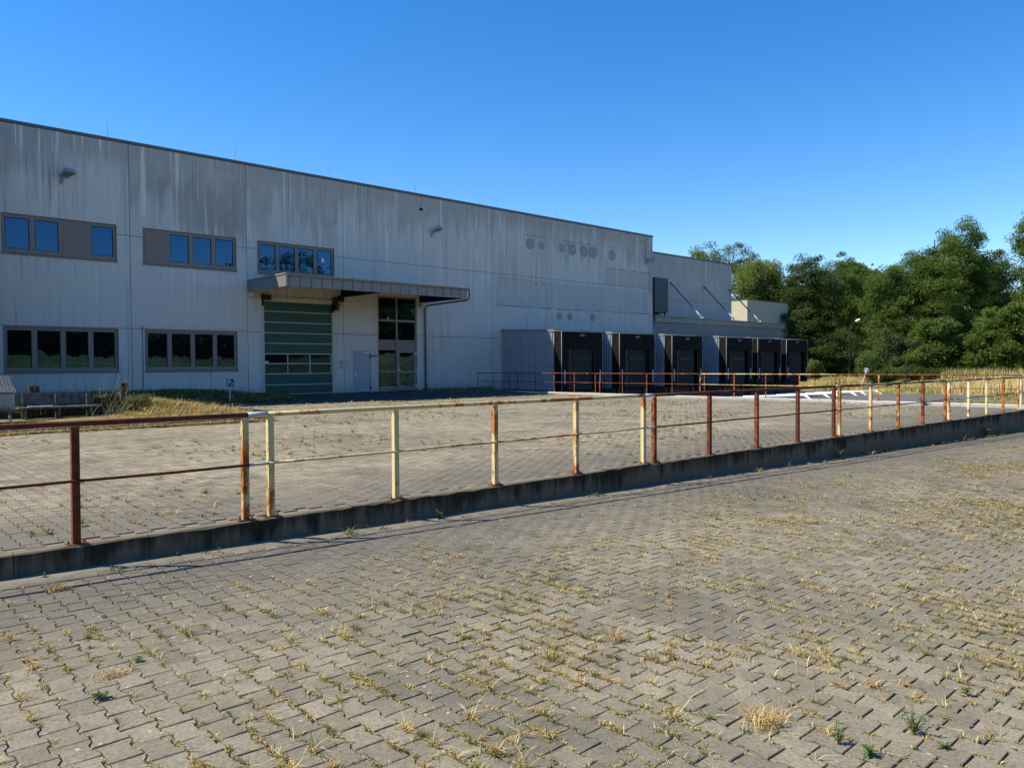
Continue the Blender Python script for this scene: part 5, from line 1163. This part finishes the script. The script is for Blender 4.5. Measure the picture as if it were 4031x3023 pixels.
gL=tufts(near_keep(joint_runs(2800,-1,31,-1.0,7.2,r,zn,(1,4),0.06),r,0.05),r,0.70,0.022,0.066,(12,40),0.036,0.0038)       # clumps
V,F,t=join([gM,gA,gL]); stuff(np_mesh('joint_grass',V,F,M_blade,col=t),'dry and green grass tufts growing in the joints of the lower pavement','grass')
# along the wall foot
n=260; tt=r.uniform(-4,26,n)**1.0; dens=np.clip((tt-8)/10,0.10,1); k=r.random(n)<dens; tt=tt[k]; P=np.array([rp(a,-0.16-abs(r.normal(0,0.10)),near_z(rp(a,0,0)[0])) for a in tt])
V,F,t=join([tufts(P,r,0.35,0.03,0.13,(14,34),0.07,0.006)]); stuff(np_mesh('wall_foot_grass',V,F,M_blade,col=t),'grass fringe along the foot of the retaining wall','grass')
# yard joints
P=joint_pts(8200,-3,29,7.8,28.2,r,lambda x:0*x-0.004); patch=np.sin(0.55*P[:,0]+0.8)*np.sin(0.62*P[:,1]+2.2)+0.6*np.exp(-((P[:,0]-10)**2/26+(P[:,1]-10.2)**2/3.5))+0.9*(P[:,1]>26.6)*(P[:,0]>12)
P=P[(patch>0.15)&(r.random(len(P))<0.75)&(P[:,1]>rail_y(P[:,0])+0.25)&(P[:,0]<kerb_x(P[:,1])-0.1)&((P[:,0]>9.9)|(P[:,1]<20.6))]
far=P[:,1]>24; gA=tufts(P[~far],r,0.30,0.02,0.075,(12,30),0.05,0.006); gB=tufts(P[far],r,0.80,0.03,0.09,(14,30),0.10,0.012)
V,F,t=join([gA,gB]); stuff(np_mesh('yard_joint_grass',V,F,M_blade,col=t),'green and dry tufts growing in the joints of the upper yard','grass')
# dry fringe before and behind the garden kerb, mound, lawn
def scatter(n,x0,x1,y0,y1,zf,r,mask=None):
    x=r.uniform(x0,x1,n); yv=r.uniform(y0,y1,n); P=np.stack([x,yv,0*x],-1)
    if mask is not None: P=P[mask(x,yv)]
    P[:,2]=[zf(a,b) for a,b in P[:,:2]]; return P
def lz(x,y): return lawn_z(x,y)+0.03
parts=[]
P=scatter(1500,1.5,9.8,20.33,20.62,lambda x,y:0.0,r); parts.append(tufts(P,r,0.9,0.05,0.13,(8,16),0.05,0.008))
P=scatter(1500,2.0,9.7,20.75,23.2,lz,r,lambda x,y:(x>6.1)|(y<21.2)); parts.append(tufts(P,r,0.92,0.05,0.16,(8,16),0.10,0.010))
P=scatter(2600,6.9,10.3,22.6,26.6,lz,r,lambda x,y:(x<10.2)); parts.append(tufts(P,r,0.80,0.07,0.24,(8,18),0.12,0.012))
P=scatter(900,8.2,10.5,21.6,26.5,lz,r); parts.append(tufts(P,r,0.45,0.05,0.15,(8,16),0.10,0.011))
P=scatter(1100,3.0,7.3,25.0,27.0,lz,r); parts.append(tufts(P,r,0.55,0.10,0.30,(8,16),0.10,0.012))
V,F,t=join(parts); stuff(np_mesh('dry_grass_mound',V,F,M_blade,col=t),'sunlit dry grass on the mound beside the palisade','grass')
P=scatter(4200,6.0,16.2,29.6,34.15,lz,r,lambda x,y:(y>30.6)|(x<11.0)); gA=tufts(P,r,0.06,0.05,0.16,(8,14),0.13,0.014)
P=scatter(260,16,30,33.6,34.18,lambda x,y:apron_z(x,y),r,lambda x,y:((x>25)|(x<15.8))); gB=tufts(P,r,0.10,0.05,0.22,(8,16),0.12,0.016)
P=scatter(420,24,29,31.5,34.1,lambda x,y:apron_z(x,y),r); gC=tufts(P,r,0.25,0.03,0.10,(8,14),0.16,0.016)
V,F,t=join([gA,gB,gC]); stuff(np_mesh('lawn_grass',V,F,M_blade,col=t),'green shaded grass along the foot of the warehouse','grass')
# field grass: short sward near the court and tall straw behind it
def mz(P): P[:,2]=meadow_z(P[:,0],P[:,1])-0.02; return P
n=26000; x=r.uniform(46,84,n); yv=r.uniform(2,48,n); P=np.stack([x,yv,0*x],-1); d=poly_dist(P[:,:2],PIT_POLY); u=proj(np.c_[P[:,:2],0*x])[0]; P=P[(d>0.25)&(u>3050)&(u<4300)&(x<80)]; P=mz(P)
gA=blades(P,r.uniform(0.06,0.24,len(P)),0.035,np.abs(r.normal(0.4,0.3,len(P))),r,np.where((r.random(len(P))<0.62)[:,None],STRAW[r.integers(0,3,len(P))],GREEN[r.integers(0,5,len(P))])*r.uniform(0.8,1.1,(len(P),1)))
def tallpatch(n,px0,px1,d0,d1,h0,h1,sp,wd=0.035):
    u=r.uniform(px0,px1,n); dd=r.uniform(d0,d1,n); P=np.array([at_depth(a,1500,b) for a,b in zip(u,dd)]); P=mz(P); d=poly_dist(P[:,:2],PIT_POLY); P=P[d>0.6]; m=len(P)
    return blades(P,r.uniform(h0,h1,m),wd,np.abs(r.normal(0.22,0.2,m)),r,np.where((r.random(m)<sp)[:,None],STRAW[r.integers(0,3,m)],GREEN[r.integers(0,5,m)])*r.uniform(0.8,1.1,(m,1)))
parts=[gA,tallpatch(9000,3640,4350,43,56,0.35,0.78,0.90),tallpatch(4500,3700,4350,54,66,0.6,1.15,0.35),tallpatch(3500,3170,3420,58,72,0.25,0.8,0.72),tallpatch(1200,3240,3340,62,72,0.7,1.3,0.45),tallpatch(2200,3380,3660,47,55,0.2,0.6,0.55)]
V,F,t=join(parts); stuff(np_mesh('field_grass',V,F,M_blade,col=t),'straw coloured and green grass of the field behind the truck court','grass')
n=5200; x=r.uniform(30,48,n); yv=r.uniform(7.0,11.5,n); P=np.stack([x,yv,-0.22+0.05*(12-yv)/5],-1); gA=blades(P,r.uniform(0.03,0.13,n),0.022,np.abs(r.normal(0.5,0.3,n)),r,np.where((r.random(n)<0.35)[:,None],STRAW[r.integers(0,4,n)],GREEN[r.integers(0,5,n)])*r.uniform(0.7,1.0,(n,1)))
V,F,t=join([gA]); stuff(np_mesh('verge_grass',V,F,M_blade,col=t),'short green grass on the verge beside the truck court','grass')

# ------------------------------------------------------------------ single weeds
M_weed = leaf_mat('weed_leaf',(0.055,0.105,0.022),(0.10,0.165,0.035),(0.16,0.20,0.05),0.25)
def weed(label,p,h,ns,r,leafsize,spread=0.5,name='weed_plant',straw=False,group='weeds between the paving stones'):
    p=np.array(p,float); root=thing(name,label,'weed',tuple(p),group); mb=MB(); Vs=[];Fs=[];T=[];b=0
    for s in range(ns):
        az=r.uniform(0,2*pi); le=spread*r.uniform(0.3,1); H=h*r.uniform(0.6,1.05); pts=[p+np.array([0,0,-0.005])]
        for i in range(1,5): u=i/4; pts.append(p+np.array([cos(az)*le*H*u**1.4,sin(az)*le*H*u**1.4,H*u*(1-0.12*u)]))
        mb.tube(pts,[0.0026,0.0022,0.0018,0.0014,0.001],4,caps=False)
        for i in range(int(7+H/0.03)):
            u=0.12+0.88*(i+r.random()*0.5)/(8+H/0.03); k=u*4; q=pts[int(min(k,3))]+(pts[int(min(k,3))+1]-pts[int(min(k,3))])*(k-int(min(k,3)))
            a2=i*2.4+r.normal(0,.3); el=r.uniform(0.1,0.8); ax=np.array([cos(a2)*cos(el),sin(a2)*cos(el),sin(el)]); sd=np.array([-sin(a2),cos(a2),0]); L=leafsize*r.uniform(0.6,1.2)*(1.15-0.5*u); W=L*0.30
            nr_=np.cross(ax,sd); Vs += [q,q+ax*L*0.45+sd*W*0.5-nr_*W*0.1,q+ax*L+np.array([0,0,-L*0.15]),q+ax*L*0.45-sd*W*0.5-nr_*W*0.1]; Fs += [(b,b+1,b+2),(b,b+2,b+3)]; b+=4; tv=r.random(); T += [(tv,r.random(),tv)]*4
    np_mesh('leaves',np.array(Vs)-p,np.array(Fs),M_weed,root,col=np.array(T)); mb.build('stem',M_weedstem,root); return root
M_weedstem = plain('weed_stem',(0.10,0.13,0.04),0.8)
r=np.random.default_rng(77)
def gp(px,py):   # photo point on the lower pavement
    q=on_z(px,py,-0.2)
    for _ in range(6): q=on_z(px,py,near_z(q[0]))
    return q
weed('leafy green weed with many upright shoots near the bottom right corner',gp(3600,2890),0.15,9,r,0.036,0.9)
weed('dense feathery weed at the bottom edge left of the big leafy one',gp(3300,2930),0.12,6,r,0.028,0.35)
weed('low broad leaved weed at the bottom edge among brown joint soil',gp(3425,2975),0.07,4,r,0.045,0.8)
weed('bright single rosette on bare stone in the bottom right corner',gp(3712,2945),0.035,4,r,0.035,1.2)
weed('small green rosette above the big leafy weed at the lower right',gp(3800,2735),0.06,4,r,0.040,0.8)
weed('broad leaved weed at the lower left among dry tufts',gp(400,2750),0.05,5,r,0.050,1.1)
weed('small two leaved weed above the broad leaved one at the lower left',gp(545,2605),0.05,3,r,0.042,0.8)
weed('narrow leaved weed growing at the wall joint in front of the cream railing',rp(1.95,-0.20,near_z(5.4)),0.13,6,r,0.075,0.7)
weed('little weed at the wall foot left of the cream railing',rp(-0.98,-0.17,near_z(2.5)),0.07,3,r,0.030,0.4)
weed('upright little weed at the wall foot beside the rusty corner post',rp(-0.62,-0.24,near_z(2.9)),0.085,2,r,0.032,0.25)
weed('small weed in the mortar strip under the first red brown post',rp(-2.05,-0.22,near_z(1.4)),0.06,3,r,0.030,0.5)
weed('dark weed clump at the wall foot below the orange railing',rp(12.0,-0.22,near_z(15)),0.22,7,r,0.09,0.7)
weed('dark bushy weed against the wall near the right edge',rp(21.0,-0.2,near_z(24)),0.34,9,r,0.10,0.7)
weed('tall green weed on the kerb wall at the right',np.array([kerb_x(10.2)-0.12,10.2,0.0]),0.40,8,r,0.12,0.5)
weed('low weed patch in the middle of the yard behind the cream railing',np.array([9.2,17.5,0.0]),0.10,8,r,0.05,0.9)
weed('second low weed patch in the yard right of the first one',np.array([10.5,17.6,0.0]),0.10,8,r,0.05,0.9)
def straw_tuft(label,p,h,n,r,spread=0.05):
    P=np.array([p]); root=thing('straw_tuft',label,'dry grass',tuple(p),'dry tufts between the paving stones'); k=n; roots=np.zeros((k,3))+r.normal(0,spread,(k,3))*np.array([1.4,1,0])
    V,F4,F3,t=blades(roots,h*r.uniform(0.4,1.1,k),0.004,np.abs(r.normal(0.8,0.5,k)),r,STRAW[r.integers(0,5,k)]*r.uniform(0.8,1.1,(k,1))); stuff(np_mesh('blades',V,[F4,F3],M_blade,root,col=t)); return root
straw_tuft('large flat orange straw tuft near the bottom right',gp(3020,2850),0.08,220,r,0.045)
straw_tuft('dense dry grass cushion at the left in the railing shadow',gp(222,2320),0.06,160,r,0.03)
straw_tuft('brown matted straw clump at the lower left',gp(455,2655),0.035,160,r,0.035)
straw_tuft('tall fan of pale straw at the right of the lower pavement',gp(2430,2520),0.11,60,r,0.02)
# bramble bush and stalks by the palisade
tree('bramble_bush','small sunlit bramble bush at the right end of the log palisade',(7.35,24.3,0.09),[((7.30,24.3,0.40),(0.30,0.3,0.30)),((7.0,23.9,0.25),(0.22,0.25,0.20)),((7.55,24.5,0.55),(0.25,0.25,0.18))],M_lf[3],61,clump=0.17,dens=1.0,n_per=26,size=0.085,trunk=0.02,cat='bush',group='plants beside the bench',flat=0.9,nl=14)
tree('bramble_bush','dark low bramble under the grey cabinet at the left edge',(3.8,22.7,0.09),[((3.85,22.75,0.25),(0.35,0.25,0.22))],M_lf[2],62,clump=0.13,dens=1.0,n_per=24,size=0.07,trunk=0.015,cat='bush',group='plants beside the bench',flat=0.9,nl=8)
st=thing('dry_stalks','tangle of thin pale dry stalks rising above the palisade','weed',(6.9,24.6,0.4),'plants beside the bench'); mb=MB()
for k in range(26):
    a=np.array([6.3+r.random()*0.95,24.35+r.random()*0.5,0.35+0.3*r.random()]); az=r.uniform(0,2*pi); H=r.uniform(0.3,0.95); e=a+np.array([cos(az)*H*0.5,sin(az)*0.2,H]); m=(a+e)/2+np.array([0,0,0.1]); mb.tube([a,m,e],[0.005,0.004,0.002],4,caps=False)
for k in range(22):
    a=np.array([5.9+r.random()*1.0,23.6+r.random()*0.4,0.09]); az=r.uniform(0,2*pi); H=r.uniform(0.2,0.6); e=a+np.array([cos(az)*H*0.7,sin(az)*0.2,H]); mb.tube([a,(a+e)/2+np.array([0,0,0.08]),e],[0.006,0.005,0.002],4,caps=False)
mb.build('stalk',plain('dry_stalk',(0.30,0.25,0.17),0.9),st)
# loose pebbles and dead leaves
M_peb=plain('pebble',(0.42,0.39,0.34),0.9,0.1,0.3,20); M_dead=plain('dead_leaf',(0.30,0.14,0.06),0.8,0.1,0.3,20)
n=420; Vs=[];Fs=[];b=0; ico=[(0,0,1),(0.9,0,0.2),(0.28,0.85,0.2),(-0.72,0.53,0.2),(-0.72,-0.53,0.2),(0.28,-0.85,0.2),(0,0,-0.6)]; icf=[(0,1,2),(0,2,3),(0,3,4),(0,4,5),(0,5,1),(6,2,1),(6,3,2),(6,4,3),(6,5,4),(6,1,5)]
for k in range(n):
    x=r.uniform(0,20); yv=r.uniform(0.5,7.2); s=r.uniform(0.002,0.007)*(2.2 if r.random()<0.05 else 1)
    for q in ico: Vs.append((x+q[0]*s*r.uniform(.7,1.3),yv+q[1]*s*r.uniform(.7,1.3),near_z(x)+0.003+q[2]*s*0.7))
    Fs += [(b+a_,b+b_,b+c_) for a_,b_,c_ in icf]; b+=7
stuff(np_mesh('loose_pebbles',np.array(Vs),np.array(Fs),M_peb),'pebbles and grit scattered on the lower pavement','gravel')
n=110; Vs=[];Fs=[];b=0
for k in range(n):
    x=r.uniform(0,16); yv=r.uniform(0.5,7.1); s=r.uniform(0.010,0.026); az=r.uniform(0,6.28); z=near_z(x)+0.006
    for u,v,hh in ((-1,0,0),(0,0.45,0.35),(1,0,0.1),(0,-0.45,0.4)): Vs.append((x+s*(u*cos(az)-v*sin(az)),yv+s*(u*sin(az)+v*cos(az)),z+hh*s))
    Fs += [(b,b+1,b+2),(b,b+2,b+3)]; b+=4
stuff(np_mesh('dead_leaves',np.array(Vs),np.array(Fs),M_dead),'curled dead leaves lying on the lower pavement','leaves')
